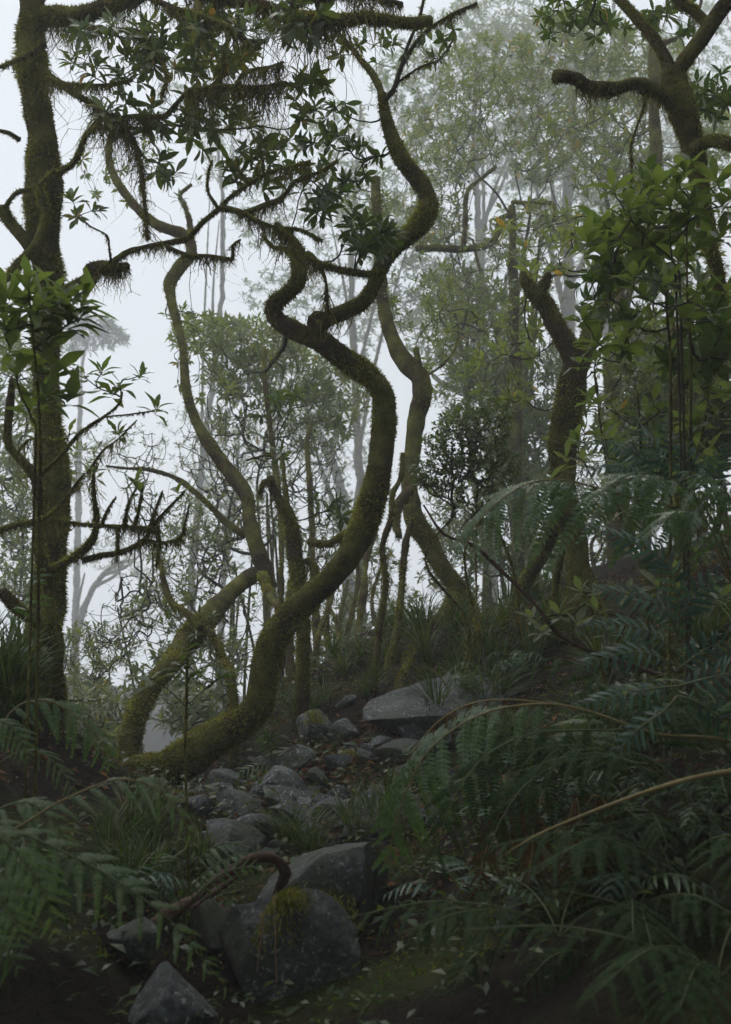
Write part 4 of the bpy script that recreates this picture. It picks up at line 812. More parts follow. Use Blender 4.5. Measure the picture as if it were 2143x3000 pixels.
# ------------------------------------------------------------------ landmarks that small repeats are named after
MARKS = [((u - CX) / F * d, d, nm) for (u, d, nm) in [
    (950, 3.6, 'the lichen boulder'), (840, 3.15, 'the blocky upright-faced rock'), (690, 4.3, 'the flat pale-edged slab'), (800, 5.3, 'the dark cube-like boulder'), (870, 5.9, 'the pale lichen-crusted stone'),
    (1000, 5.0, 'the rusty-crowned stone'), (1250, 6.0, 'the broad lichen slab'), (1160, 5.6, 'the sunken rock below the slab'), (390, 3.0, 'the half-buried rock by the dead limb'), (490, 2.75, 'the dim wide gully stone'),
    (930, 6.4, 'the foot of the thin stems'), (550, 3.55, 'the lone thin seedling'), (400, 6.0, 'the fallen lobe of the main trunk'), (370, 6.5, 'the pale leaning tree'), (100, 6.0, 'the stout upright tree'), (165, 5.2, 'the candelabra sapling'),
    (1395, 7.2, 'the bowed tree foot'), (1700, 6.6, 'the broken-stub tree'), (1470, 7.2, 'the slanting root of the broken-stub tree'), (1995, 5.4, 'the dark forked tree'), (1640, 3.0, 'the withered brown fern'), (2100, 3.3, 'the arching fern'),
    (1990, 2.85, 'the ladder fern'), (1740, 4.6, 'the young laurel'), (1718, 4.2, 'the slanting dead stick'), (1480, 2.8, 'the shadowy hollow fern'), (1150, 7.0, 'the bowed tree side stem'), (1500, 4.2, 'the small rock behind the drooping fern'), (-60, 2.5, 'the big soft fern'), (-30, 3.7, 'the dark arching fern')]]
def beside(p):
    return min(MARKS, key=lambda m: (m[0] - p[0]) ** 2 + (m[1] - p[1]) ** 2)[2]

# ------------------------------------------------------------------ ferns
_pm = {}; _pg = {}
def pinna_meshes(kind, mat):
    if (kind, mat) in _pm: return _pm[(kind, mat)]
    out = []
    for q in range(4):
        g = Geo(); cu = [.18, .3, .42, .25][q]
        def bend(x, y, z): return np.stack([x, y, z - cu * x ** 2], -1)
        if kind == 'double':
            np_ = 18; t = (np.arange(np_) + .6) / np_; prof = .135 * np.clip(1.15 - t, .0, 1) ** .75 * np.minimum(1, .55 + 3 * t)
            for s in (-1, 1):
                x0 = t; ln = prof * rs.uniform(.88, 1.1, np_); fw = .30
                bx, by = x0 - .016, np.zeros(np_); tx, ty = x0 + ln * fw, s * ln
                mx, my = x0 + ln * fw * .5, s * ln * .55; w_ = .0225
                zz = rs.normal(size=np_) * .012; dz = -.25 * ln
                V = np.stack([bend(bx, by, 0 * bx), bend(bx + .042, by, 0 * bx), bend(mx + w_, my, zz), bend(mx - w_, my, zz), bend(tx, ty, dz)], 1)
                o = np.arange(np_)[:, None] * 5
                g.add(V.reshape(-1, 3), f3=o + np.array([[3, 2, 4]]), f4=o + np.array([[0, 1, 2, 3]]), tint=np.repeat(np.clip(.5 + .18 * rs.normal(size=np_), 0, 1), 5))
            x = np.linspace(0, 1, 9); w_ = .007 * (1.1 - x); V = np.concatenate([bend(x, -w_, .004 + 0 * x), bend(x, w_, .004 + 0 * x)]); k = np.arange(8)
            g.add(V, f4=np.stack([k, k + 1, k + 10, k + 9], -1), tint=.9)
        else:
            x = np.linspace(0, 1, 8); w_ = .085 * np.array([.7, .95, 1, .95, .86, .7, .45, .02]); w2 = w_ * (1 + .08 * rs.normal(size=8))
            V = np.concatenate([bend(x, w_, .02 + 0 * x), bend(x, 0 * x, 0 * x), bend(x, -w2, .02 + 0 * x)]); k = np.arange(7)
            g.add(V, f4=np.concatenate([np.stack([k, k + 8, k + 9, k + 1], -1), np.stack([k + 8, k + 16, k + 17, k + 9], -1)]), tint=np.clip(.5 + .2 * rs.normal(), .1, .9))
        out.append(g.mesh('pinna', M[mat])); _pg.setdefault((kind, mat), []).append((np.concatenate(g.v), np.concatenate(g.f3) if g.f3 else None, np.concatenate(g.f4), np.concatenate(g.t)))
    _pm[(kind, mat)] = out
    return out

def frond3(tree, pts, plen, npair=14, join=False, bare=.2, roll=0.0, droop=.25, kind='double', mat='fern', stem='rachisgreen', r=.004, fwd=.45, up=(0, 0, 1), taper=1.0, flip=1):
    """one arching frond: its stalk is the part, every leaflet a piece of it"""
    path = catmull(pts, .03); T = nrm(np.gradient(path, axis=0)); n = len(path)
    g = Geo(); tube(g, path, np.linspace(r, r * .25, n), 5, .05, 9)
    o = link('frond', g.mesh('frond', M[stem], tree.b), tree.o)
    ms = pinna_meshes(kind, mat); cum = np.concatenate([[0], np.cumsum(np.linalg.norm(np.diff(path, axis=0), axis=1))]); tot = cum[-1]
    jg = Geo()
    npair = int(npair * (.78 if kind == 'double' else 1))
    for k in range(npair):
        f = (k + .5) / npair; s = bare + (1 - bare) * f ** .95
        prof = (min(1, .45 + 1.6 * f)) * (1 - f) ** (.55 * taper) + .04
        for sg in (-1, 1):
            pos = min(max((s + rs.normal() * .004 + .008 * sg) * tot, 0), tot); i = min(np.searchsorted(cum, pos), n - 1)
            t = T[i]; u = np.array(up, float); S_ = nrm(np.cross(t, u)); N_ = np.cross(S_, t)
            S_ = S_ * math.cos(roll) + N_ * math.sin(roll) * 1.0; N_ = np.cross(S_, t)
            d = nrm(S_ * sg + t * (fwd + .7 * f) + rs.normal(size=3) * .07 + np.array([0, 0, -droop]))
            if kind == 'double' and d[2] > .05: d = nrm(d * np.array([1, 1, .25]))
            Z = nrm(N_ - d * np.dot(N_, d)); 
            if Z[2] < -.2: Z = -Z
            Y = np.cross(Z, d); L = plen * prof * rs.uniform(.88, 1.1)
            m = np.eye(4); m[:3, 0] = d * L; m[:3, 1] = Y * L; m[:3, 2] = Z * L; m[:3, 3] = path[i] - tree.b
            if join:
                tv, t3, t4, tt = _pg[(kind, mat)][rs.randint(4)]
                jg.add(tv @ m[:3, :3].T + m[:3, 3] + tree.b, t3, t4, tt); continue
            p = link('pinna', ms[rs.randint(len(ms))], o); p.matrix_local = Matrix(m.tolist())
    if join: link('pinnae', jg.mesh('pinnae', M[mat], tree.b), o, 'stuff')
    return o

def fern(label, foot, fronds, group=None, name='fern', cat='fern'):
    t = Tree(name, label, cat, foot, group)
    for f in fronds:
        f = dict(f); px = f.pop('px'); d0, d1 = f.pop('d'); n = len(px); pl = f.pop('plen')
        pts = [P(u, v, d0 + (d1 - d0) * i / (n - 1)) for i, (u, v) in enumerate(px)]
        frond3(t, pts, pl * (d0 + d1) / 2 / F, **f)
    return t

fern('big soft fern sweeping long combed fronds over the dead brown limb', gpx(-60, 2.5), [
    dict(px=[(-120, 2330), (-33, 2395), (132, 2470), (284, 2545), (409, 2626), (495, 2692), (580, 2790), (660, 2890)], d=(2.35, 2.35), plen=165, npair=16, mat='fernsheen', bare=.1, roll=0, up=(0, -.6, .8), droop=.30),
    dict(px=[(-60, 2480), (60, 2420), (165, 2355), (264, 2309), (343, 2283), (429, 2296), (502, 2349), (548, 2420), (572, 2490)], d=(2.6, 2.75), plen=150, npair=14, mat='fernsheen', bare=.22, roll=0, up=(0, -.6, .8), droop=.35, fwd=.7, stem='rachis'),
    dict(px=[(-140, 2420), (-20, 2440), (70, 2520), (130, 2620), (160, 2720)], d=(2.2, 2.2), plen=170, npair=12, mat='fernsheen', bare=.1, roll=0, up=(0, -.6, .8), droop=.35),
    dict(px=[(-160, 2520), (-60, 2560), (20, 2650), (60, 2740)], d=(2.15, 2.15), plen=170, npair=11, mat='fernsheen', bare=.1, roll=0, up=(0, -.6, .8), droop=.35),
    dict(px=[(-140, 2700), (-60, 2730), (0, 2770), (50, 2830)], d=(2.1, 2.1), plen=120, npair=10, bare=.1, roll=0, up=(0, -.6, .8)),
    dict(px=[(-60, 2420), (0, 2370), (80, 2350), (150, 2400), (200, 2470)], d=(2.7, 2.7), plen=140, npair=11, mat='fernsheen', bare=.15, roll=0, up=(0, -.6, .8))])
fern('dark arching fern leaning out over the drop beside the trunk foot', gpx(-30, 3.7), [
    dict(px=[(-20, 2160), (30, 2090), (79, 2056), (145, 2054), (218, 2094), (284, 2155), (322, 2235)], d=(3.6, 3.7), plen=150, npair=15, bare=.15, roll=0, up=(0, -.6, .8), droop=.45, stem='rachis'),
    dict(px=[(-60, 2120), (0, 2110), (50, 2150), (80, 2215)], d=(3.3, 3.3), plen=100, npair=11, bare=.05, roll=0, up=(0, -.6, .8)),
    dict(px=[(-20, 2250), (60, 2200), (130, 2210), (190, 2270), (220, 2340)], d=(3.7, 3.6), plen=80, npair=12, bare=.2, roll=0, up=(0, -.6, .8), droop=.4, mat='fern'),
    dict(px=[(0, 1830), (30, 1790), (70, 1760), (100, 1690), (90, 1640)], d=(4.6, 4.7), plen=100, npair=11, bare=.05, roll=.6)])
fern('large arching fern with a curtain of drooping leaflets in front of the broken-stub tree', gpx(2100, 3.3), [
    dict(px=[(2140, 1700), (2080, 1570), (1995, 1494), (1863, 1462), (1731, 1424), (1632, 1405), (1546, 1418), (1467, 1465), (1401, 1530), (1360, 1610)], d=(3.3, 3.2), plen=330, npair=17, bare=.22, roll=0, up=(0, -.6, .8), droop=.55, fwd=.55, r=.006, stem='rachis', mat='fern'),
    dict(px=[(2140, 1640), (2060, 1480), (1960, 1400), (1850, 1390), (1780, 1430), (1740, 1490)], d=(3.3, 3.1), plen=230, npair=13, bare=.25, roll=0, up=(0, -.6, .8), droop=.5, mat='fern'),
    dict(px=[(2140, 1680), (2090, 1560), (2040, 1500), (1980, 1500), (1920, 1560)], d=(3.1, 3.0), plen=200, npair=12, bare=.2, roll=0, up=(0, -.6, .8), droop=.5, mat='fern'),
    dict(px=[(2200, 1650), (2150, 1480), (2090, 1400), (2020, 1380)], d=(3.3, 3.3), plen=220, npair=11, bare=.2, roll=0, up=(0, -.6, .8), droop=.4, mat='fern')])
fern('drooping fern with browned tips hanging over the lichen slab, its tan stalk bare', gpx(2150, 2.9), [
    dict(px=[(2200, 2180), (2060, 2160), (1929, 2152), (1830, 2120), (1731, 2085), (1632, 2064), (1533, 2066), (1434, 2085), (1340, 2130), (1256, 2200), (1203, 2290), (1160, 2410), (1135, 2530)], d=(2.9, 3.1), plen=290, npair=17, bare=.42, roll=0, up=(0, -.6, .8), droop=.6, fwd=.4, stem='rachis', r=.006),
    dict(px=[(1850, 2140), (1700, 2140), (1560, 2150), (1430, 2210), (1340, 2320), (1290, 2450), (1260, 2560)], d=(3.0, 2.9), plen=230, npair=15, bare=.1, roll=0, up=(0, -.6, .8), droop=.6, stem='rachisgreen', mat='fernshade'),
    dict(px=[(1900, 2240), (1760, 2220), (1640, 2240), (1540, 2300), (1470, 2400), (1430, 2500)], d=(2.9, 2.8), plen=210, npair=14, bare=.15, roll=0, up=(0, -.6, .8), droop=.55, mat='fernshade'),
    dict(px=[(1600, 2060), (1480, 2050), (1380, 2062), (1290, 2110), (1220, 2190), (1196, 2240)], d=(3.1, 3.15), plen=110, npair=14, bare=.1, roll=0, up=(0, -.6, .8), droop=.7, mat='ferndead', stem='rachis')])
fern('withered brown fern collapsed in the tangle under the drooping fern', gpx(1640, 3.0), [
    dict(px=[(1640, 2420), (1560, 2330), (1480, 2360), (1430, 2470), (1400, 2600)], d=(3.0, 2.9), plen=150, npair=12, bare=.15, roll=0, up=(0, -.6, .8), droop=.9, mat='ferndead', stem='rachis'),
    dict(px=[(1660, 2420), (1620, 2320), (1570, 2380), (1560, 2500), (1540, 2640)], d=(2.9, 2.8), plen=140, npair=12, bare=.15, roll=0, up=(0, -.6, .8), droop=.9, mat='ferndead', stem='rachis'),
    dict(px=[(1700, 2430), (1740, 2330), (1790, 2380), (1810, 2500), (1800, 2620)], d=(2.9, 2.8), plen=150, npair=12, bare=.15, roll=0, up=(0, -.6, .8), droop=.9, mat='ferndead', stem='rachis'),
    dict(px=[(1660, 2430), (1690, 2340), (1700, 2450), (1690, 2580), (1670, 2700)], d=(2.85, 2.75), plen=140, npair=12, bare=.15, roll=0, up=(0, -.6, .8), droop=.9, mat='ferndead', stem='rachis')])
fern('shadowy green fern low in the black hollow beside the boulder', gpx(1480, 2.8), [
    dict(px=[(1480, 2800), (1420, 2700), (1340, 2660), (1260, 2700), (1200, 2780)], d=(2.8, 2.8), plen=120, npair=12, bare=.15, roll=0, up=(0, -.6, .8), droop=.4, mat='fernshade'),
    dict(px=[(1490, 2800), (1520, 2690), (1600, 2650), (1690, 2690), (1740, 2780)], d=(2.8, 2.7), plen=130, npair=12, bare=.15, roll=0, up=(0, -.6, .8), droop=.4, mat='fernshade'),
    dict(px=[(1480, 2810), (1430, 2780), (1370, 2820), (1330, 2900)], d=(2.7, 2.6), plen=110, npair=11, bare=.15, roll=0, up=(0, -.6, .8), droop=.4, mat='fernshade'),
    dict(px=[(1760, 2800), (1820, 2700), (1900, 2660), (1990, 2700), (2050, 2790)], d=(2.5, 2.4), plen=150, npair=12, bare=.1, roll=0, up=(0, -.6, .8), droop=.4, mat='fernshade'),
    dict(px=[(1760, 2850), (1700, 2790), (1620, 2800), (1540, 2880)], d=(2.5, 2.4), plen=140, npair=12, bare=.1, roll=0, up=(0, -.6, .8), droop=.4, mat='fernshade')])
fern('old bare fern stalk arching yellow across the dark bank', gpx(2160, 2.4), [
    dict(px=[(2240, 2252), (2143, 2260), (1995, 2289), (1797, 2355), (1599, 2435), (1520, 2478), (1474, 2507)], d=(2.4, 2.5), plen=40, npair=3, bare=.93, stem='rachis', r=.0075)])
tf = []
for (px, d, L) in [([(1985, 1860), (1990, 1780), (1960, 1660), (1880, 1600), (1780, 1560), (1720, 1540)], (3.0, 3.0), 95), ([(1985, 1860), (1960, 1800), (1880, 1750), (1780, 1730), (1740, 1720)], (3.0, 2.9), 90),
                   ([(1985, 1880), (2000, 1800), (2040, 1740), (2100, 1690)], (3.0, 3.0), 90), ([(1985, 1920), (1900, 1850), (1800, 1830), (1720, 1835)], (2.9, 2.8), 85), ([(1985, 1950), (1880, 1910), (1780, 1925), (1700, 1945)], (2.8, 2.7), 85),
                   ([(1990, 1960), (2040, 1920), (2090, 1890), (2140, 1880)], (2.8, 2.8), 80), ([(1985, 2010), (1900, 2020), (1800, 2040), (1700, 2065)], (2.7, 2.6), 80), ([(1990, 2010), (2060, 1990), (2140, 1970), (2200, 1940)], (2.7, 2.6), 85),
                   ([(1985, 2040), (1950, 2080), (1880, 2130), (1800, 2210)], (2.6, 2.6), 75), ([(1990, 2040), (2050, 2060), (2130, 2120), (2180, 2170)], (2.6, 2.6), 75)]:
    tf.append(dict(px=px, d=d, plen=L, npair=24, bare=.08, roll=-.2, droop=.05, kind='single', mat='fernteal', stem='rachisgreen', fwd=.35, r=.0035, up=(-.1, -.75, .5)))
fern('blue-green ladder fern with stacked sword-like fronds on the dark bank', gpx(1990, 2.85), tf)
tf = []
for (px, d, L) in [([(1960, 1460), (1900, 1360), (1820, 1310), (1700, 1300)], (4.2, 4.1), 80), ([(1960, 1460), (1930, 1340), (1880, 1260), (1860, 1220)], (4.2, 4.1), 75), ([(1960, 1460), (1970, 1380), (1965, 1300), (1950, 1240)], (4.2, 4.2), 75),
                   ([(2040, 1470), (2030, 1400), (2015, 1330), (2012, 1290)], (3.9, 3.9), 70), ([(1960, 1470), (1860, 1380), (1780, 1370), (1690, 1385)], (4.1, 4.0), 75), ([(2060, 1500), (2090, 1420), (2110, 1350), (2140, 1310)], (3.9, 3.9), 75),
                   ([(2060, 1500), (2120, 1450), (2160, 1440)], (3.8, 3.8), 75), ([(1960, 1470), (1900, 1430), (1830, 1440), (1770, 1470)], (4.0, 3.9), 70)]:
    tf.append(dict(px=px, d=d, plen=L, npair=20, bare=.1, roll=-.2, droop=.05, kind='single', mat='fernteal', stem='rachisgreen', fwd=.35, r=.003, up=(-.1, -.75, .5)))
fern('blue-green ladder fern spreading above the arching fern', gpx(1960, 4.2), tf)
fern('small fern pinned against the dead brown limb on the boulder', P(640, 2620, 3.1), [
    dict(px=[(560, 2640), (600, 2600), (660, 2555), (730, 2540), (790, 2548)], d=(3.0, 3.0), plen=52, npair=13, bare=.1, roll=-.3, kind='single', up=(0, -.8, .5), fwd=.4),
    dict(px=[(560, 2600), (610, 2550), (680, 2510), (750, 2500)], d=(3.2, 3.2), plen=90, npair=11, bare=.1, roll=-.4, droop=.3),
    dict(px=[(560, 2560), (600, 2500), (660, 2470), (720, 2480)], d=(3.4, 3.4), plen=90, npair=11, bare=.1, roll=-.4, droop=.3)])
fern('pale fern tip poking up from the black hollow under the boulder', gpx(1060, 2.55), [
    dict(px=[(1050, 2990), (1090, 2930), (1140, 2870), (1196, 2800)], d=(2.5, 2.5), plen=45, npair=16, bare=.02, roll=-.2, kind='single', up=(.5, -.6, .4), fwd=.4)])
fern('little bright fern under the belly of the mossy trunk', gpx(790, 5.9), [
    dict(px=[(800, 2230), (790, 2190), (775, 2160), (765, 2140)], d=(5.7, 5.6), plen=55, npair=10, bare=.05, roll=-.2, kind='single', up=(0, -.9, .4), mat='fern'),
    dict(px=[(800, 2240), (770, 2240), (730, 2250), (690, 2275)], d=(5.7, 5.6), plen=50, npair=10, bare=.05, roll=-.2, kind='single', up=(0, -.7, .6), mat='fern')])
small = []
for (u, v, d) in [(1430, 1930, 6.2), (1510, 1900, 6.2), (1380, 1960, 6.0), (1560, 2330, 3.8), (1620, 2280, 3.9), (1500, 2400, 3.7), (1640, 2420, 3.4), (1700, 2300, 3.6), (1420, 2300, 4.2), (1480, 2230, 4.4), (1570, 2180, 4.6), (1950, 2440, 2.8),
                  (2080, 2400, 2.8), (1840, 2560, 2.6), (430, 2540, 3.5), (300, 2600, 3.2), (1320, 2620, 3.3), (1420, 2640, 3.2), (1230, 2560, 3.6), (1720, 2180, 4.2), (1950, 2250, 3.0)]:
    small.append((u, v, d))
for k, (u, v, d) in enumerate(small):
    c = P(u, v, d); x, y = c[0], c[1]; base = np.array([x, y, gz(x, y)]); ff = d < 3.2
    where = 'among the sedge by the bowed tree foot' if k < 3 else ('in the dim growth below the mossy trunk' if u < 500 else ('in the dark tangle under the browned drooping fern' if u < 1800 else 'on the black bank below the ladder fern'))
    t = Tree('small_fern', 'small fern growing close by ' + beside(base), 'fern', base, 'small ferns ' + where)
    top = max(c[2], base[2] + .12)
    for j in range(rs.randint(3, 6)):
        a = rs.uniform(0, 6.28); h = top - base[2]; ln = rs.uniform(.16, .30)
        dx, dy = math.cos(a) * ln, math.sin(a) * ln
        pts = [base, base + np.array([dx * .25, dy * .25, h * .7]), base + np.array([dx * .65, dy * .65, h * .95]), base + np.array([dx * 1.1, dy * 1.1, h * .7])]
        frond3(t, pts, rs.uniform(.07, .11), npair=9, bare=.25, droop=.2, kind='double' if rs.rand() < .6 else 'single', mat='fernteal' if rs.rand() < .5 else 'fern', r=.002, join=True)

for k, (u, d, h) in enumerate([(2150, 3.0, .4), (1750, 3.5, .45), (1930, 3.3, .45), (1850, 2.9, .22), (2050, 2.8, .25), (1960, 2.55, .2), (2120, 2.4, .3), (1620, 2.6, .12), (2060, 2.15, .15), (1830, 2.5, .12), (20, 2.5, .3), (60, 2.6, .4)]):
    base = gpx(u, d); left = u < 500
    t = Tree('bank_fern', ('low ' if h < .26 else 'bushy ') + ('fern in the dark growth by ' if left else 'shade-darkened fern on the shaded bank by ') + beside(base), 'fern', base, 'low ferns under the soft fern' if left else 'ferns of the dark bank')
    for j in range(6):
        a = rs.uniform(0, 6.28); ln = rs.uniform(.35, .6); dx, dy = math.cos(a) * ln, math.sin(a) * ln * .8; hh = h * rs.uniform(.6, 1.1)
        pts = [base, base + np.array([dx * .2, dy * .2, hh * .6]), base + np.array([dx * .6, dy * .6, hh * .95]), base + np.array([dx * 1.05, dy * 1.05, hh * .75])]
        frond3(t, pts, rs.uniform(.13, .19), npair=11, bare=.25, droop=.3, kind='double', mat='fernshade' if (d < 2.95 or rs.rand() < .6) else 'fern', r=.003, join=True)

# ------------------------------------------------------------------ rocks
def rock(label, u0, v0, u1, v1, d, depth=.8, rot=0, seed=0, group=None, name='boulder', cuts=13, flat=None, moss=0):
    c = P((u0 + u1) / 2, (v0 + v1) / 2, d); hx = (u1 - u0) / 2 / F * d; hz = (v1 - v0) / 2 / F * d; hy = depth * (hx + hz) / 2
    r = np.random.RandomState(seed + 50); n1, n2 = (72, 44) if hx > .1 and name == 'boulder' else ((28, 18) if hx > .045 else (16, 10))
    th = np.linspace(0, 2 * np.pi, n1, endpoint=False); ph = np.linspace(-np.pi / 2, np.pi / 2, n2)
    V = np.stack([np.cos(ph)[:, None] * np.cos(th)[None], np.cos(ph)[:, None] * np.sin(th)[None], np.sin(ph)[:, None] + 0 * th[None]], -1).reshape(-1, 3) * 1.25
    for k in range(cuts):
        nn = nrm(r.normal(size=3)); h = r.uniform(.52, .88); e = V @ nn - h; V = V - np.maximum(e, 0)[:, None] * nn * .96
    V = (V - (V.max(0) + V.min(0)) / 2) / ((V.max(0) - V.min(0)) / 2)
    V += nrm(V) * (.030 * noise(V, 4, seed % 50) + .022 * np.abs(noise(V, 9, seed % 50 + 1)) + .012 * noise(V, 22, 3) + .006 * noise(V, 50, 4))[:, None]
    ca, sa = math.cos(rot), math.sin(rot); V = V * np.array([hx, hy, hz]) * 1.06; V = np.stack([V[:, 0] * ca - V[:, 1] * 0, V[:, 1], V[:, 2] + V[:, 0] * math.tan(rot)], -1)
    i, j = np.meshgrid(np.arange(n2 - 1), np.arange(n1), indexing='ij'); j2 = (j + 1) % n1
    g = Geo(); g.add(V, f4=np.stack([i * n1 + j, i * n1 + j2, (i + 1) * n1 + j2, (i + 1) * n1 + j], -1).reshape(-1, 4))
    me = g.mesh(name, M['rock']); me.set_sharp_from_angle(angle=math.radians(38))
    o = link(name, me); o.location = Vector([float(q) for q in c]); tag(o, label, 'rock', group)
    if moss:     # cushions of moss growing on the top
        mg = Geo(); cand = V[(V[:, 2] > .35 * hz)]
        if len(cand):
            N = int(moss); p = cand[rs.randint(len(cand), size=N)] + rs.normal(size=(N, 3)) * .03 * np.array([1, 1, .2]); k = noise(p + c, 12, 31) > .55; p = p[k]; N = len(p)
            hgt = .008 + .016 * np.clip(noise(p + c, 12, 31), 0, 1); dr = nrm(rs.normal(size=(N, 3)) * .5 + np.array([0, 0, 1.])); sd_ = nrm(np.cross(dr, rs.normal(size=(N, 3)))) * .0028
            mg.add(np.stack([p - sd_, p + sd_, p + dr * hgt[:, None]], 1).reshape(-1, 3), f3=np.arange(N * 3).reshape(-1, 3), tint=np.repeat(np.clip(rs.normal(.55, .2, N), 0, 1), 3))
            mo = link('moss', mg.mesh('moss', M['moss']), o, 'stuff')
    return o
rock('large rounded grey boulder with pale lichen spots, under the hooked dead limb', 770, 2462, 1122, 2740, 3.6, .9, seed=1, cuts=10)
rock('blocky dark rock with an upright face below the lichen boulder', 650, 2640, 1040, 3010, 3.15, .7, seed=2, cuts=10, moss=7000)
rock('flat pale-edged slab wedged above the hooked dead limb', 608, 2415, 770, 2520, 4.3, 1.2, -.18, seed=3)
rock('dark cube-like boulder under the mossy trunk', 700, 2250, 900, 2440, 5.3, .8, seed=4, cuts=8)
rock('low shadowed rock beside the dark cube-like boulder', 590, 2300, 715, 2430, 5.4, .9, seed=5)
rock('pale lichen-crusted stone at the top of the rock pile', 815, 2185, 925, 2250, 5.9, .9, .1, seed=6)
rock('rounded stone with rusty moss crown beside the dead leaves', 930, 2305, 1060, 2410, 5.0, .9, seed=7, moss=4000)
rock('broad flat lichen slab at the top of the rock pile', 1070, 2000, 1450, 2190, 6.0, 1.2, .05, seed=8, cuts=9)
rock('sunken rock under the edge of the broad lichen slab', 1075, 2170, 1260, 2330, 5.6, .9, seed=9)
rock('grey rock half buried near the dead limb\'s foot', 310, 2690, 480, 2810, 3.0, .9, seed=10)
rock('dim wide stone at the bottom of the gully', 360, 2850, 620, 3060, 2.75, .9, seed=11)
rock('mossy round-topped rock at the foot of the thin stems', 870, 2085, 1000, 2190, 6.4, .9, seed=12, moss=3500)
rock('upright grey rock at the foot of the thin stems', 965, 2110, 1060, 2220, 6.2, .9, seed=13)
rock('brown mossy cushion-shaped rock above the sedge', 848, 2340, 930, 2410, 4.9, .9, seed=14, moss=3500)
rock('slanting grey stone among the dead leaves', 1030, 2190, 1090, 2270, 5.7, .9, .3, seed=15)
rock('low mossy stone touching the dead leaves', 955, 2210, 1035, 2265, 5.6, .9, seed=16, moss=2500)
rock('square grey rock beside the rusty-crowned stone', 1060, 2310, 1180, 2430, 4.9, .9, seed=17)
rock('pointed stone beside the dark cube-like boulder', 780, 2370, 870, 2470, 4.9, .9, .2, seed=18)
rock('pale stone leaning on the dark cube-like boulder', 905, 2250, 960, 2330, 5.4, .9, seed=19)
rock('dark blue-grey rock in the black hollow', 1450, 2640, 1540, 2760, 3.0, .9, seed=20)
rock('small grey rock behind the drooping fern', 1530, 2270, 1590, 2340, 4.2, .9, seed=21)
rock('wedge of dark rock beside the blocky upright face', 560, 2640, 690, 2790, 3.3, .9, -.2, seed=22, moss=3500)
rs2 = np.random.RandomState(5)
for k in range(110):
    u = rs2.uniform(580, 1330); v = rs2.uniform(2090, 2500); d = np.interp(v, [2080, 2200, 2330, 2450, 2700], [6.7, 5.9, 5.1, 4.4, 3.6]); x = (u - CX) / F * d; z = gz(x, d)
    s = rs2.uniform(13, 44) if rs2.rand() < .7 else rs2.uniform(44, 80)
    c = np.array([x, d, z]); cz = (c[2] - CAMZ); vv = CY - F * math.tan(math.atan2(cz, d) - PITCH)
    wm = s * 2 / F * d
    rock(('pebble-like' if wm < .06 else 'fist-sized' if wm < .1 else 'melon-sized' if wm < .16 else 'bucket-sized') + ' loose grey stone beside ' + beside((x, d)), u - s, vv - s * .75, u + s, vv + s * .55, d, .9, rs2.uniform(-.3, .3), 100 + k, 'loose stones of the rock pile', 'stone')

# ------------------------------------------------------------------ sedge, litter, ground cover
def blades(geo, base, n, h, spread, wd=.004):
    a = rs.uniform(0, 6.283, n); ln = h * rs.uniform(.55, 1.2, n); r = spread * rs.uniform(.2, 1, n)
    out = np.stack([np.cos(a), np.sin(a), 0 * a], -1); sdv = np.stack([-np.sin(a), np.cos(a), 0 * a], -1)
    b = base + out * (.03 * rs.rand(n))[:, None]; rows = []
    for k, (t, wf) in enumerate([(0, .8), (.3, 1), (.6, .85), (.85, .5), (1, .05)]):
        p = b + out * (r * t ** 1.7)[:, None] + np.array([0, 0, 1.]) * (ln * (t - .42 * t ** 2.6 * np.clip(r / h, .2, 1.6)))[:, None]
        rows += [p - sdv * wd * wf, p + sdv * wd * wf]
    V = np.stack(rows, 1); o = np.arange(n)[:, None] * 10
    f = np.concatenate([o + np.array([[2 * k, 2 * k + 1, 2 * k + 3, 2 * k + 2]]) for k in range(4)])
    geo.add(V.reshape(-1, 3), f4=f, tint=np.repeat(np.clip(rs.normal(.5, .22, n), 0, 1), 10))
tuft = []
for k in range(5):
    g = Geo(); blades(g, np.zeros(3), 46, .26, .26, .0032); tuft.append(g.mesh('sedge_tuft', M['grass']))
zones = [('bright', 'sedge tufts behind the lichen boulder', [(rs2.uniform(760, 1180), rs2.uniform(4.1, 4.7)) for k in range(16)], .8),
         ('dark', 'sedge tufts around the lone seedling', [(rs2.uniform(330, 620), rs2.uniform(3.4, 4.5)) for k in range(26)], .8),
         ('bushy', 'sedge tufts on the slope by the forked foot', [(rs2.uniform(1220, 1640), rs2.uniform(5.8, 8.2)) for k in range(60)], 1.25),
         ('tall pale', 'sedge tufts at the stout tree base', [(rs2.uniform(-60, 140), rs2.uniform(4.4, 5.4)) for k in range(16)], 1.5),
         ('thin', 'sedge tufts among the thin stems', [(rs2.uniform(820, 1200), rs2.uniform(6.6, 7.6)) for k in range(30)], .9),
         ('shaded', 'sedge tufts under the bank ferns', [(rs2.uniform(1400, 2143), rs2.uniform(3.6, 5.6)) for k in range(40)], 1.0),
         ('drooping', 'sedge tufts on the edge of the drop', [(rs2.uniform(200, 760), rs2.uniform(6.6, 7.4)) for k in range(22)], .8)]
for lab, grp, sp, sc in zones:
    for (u, d) in sp:
        p = gpx(u, d); o = link('sedge_tuft', tuft[rs2.randint(5)]); s = sc * rs2.uniform(.6, 1.3)
        o.location = Vector([float(q) for q in p]); o.scale = (s, s, s * rs2.uniform(.8, 1.2)); o.rotation_euler = (rs2.uniform(-.2, .2), rs2.uniform(-.2, .2), rs2.uniform(0, 6.28)); tag(o, ('small ' if s < sc * .85 else 'large ' if s > sc * 1.1 else '') + lab + ' sedge tuft growing by ' + beside(p), 'sedge', grp)

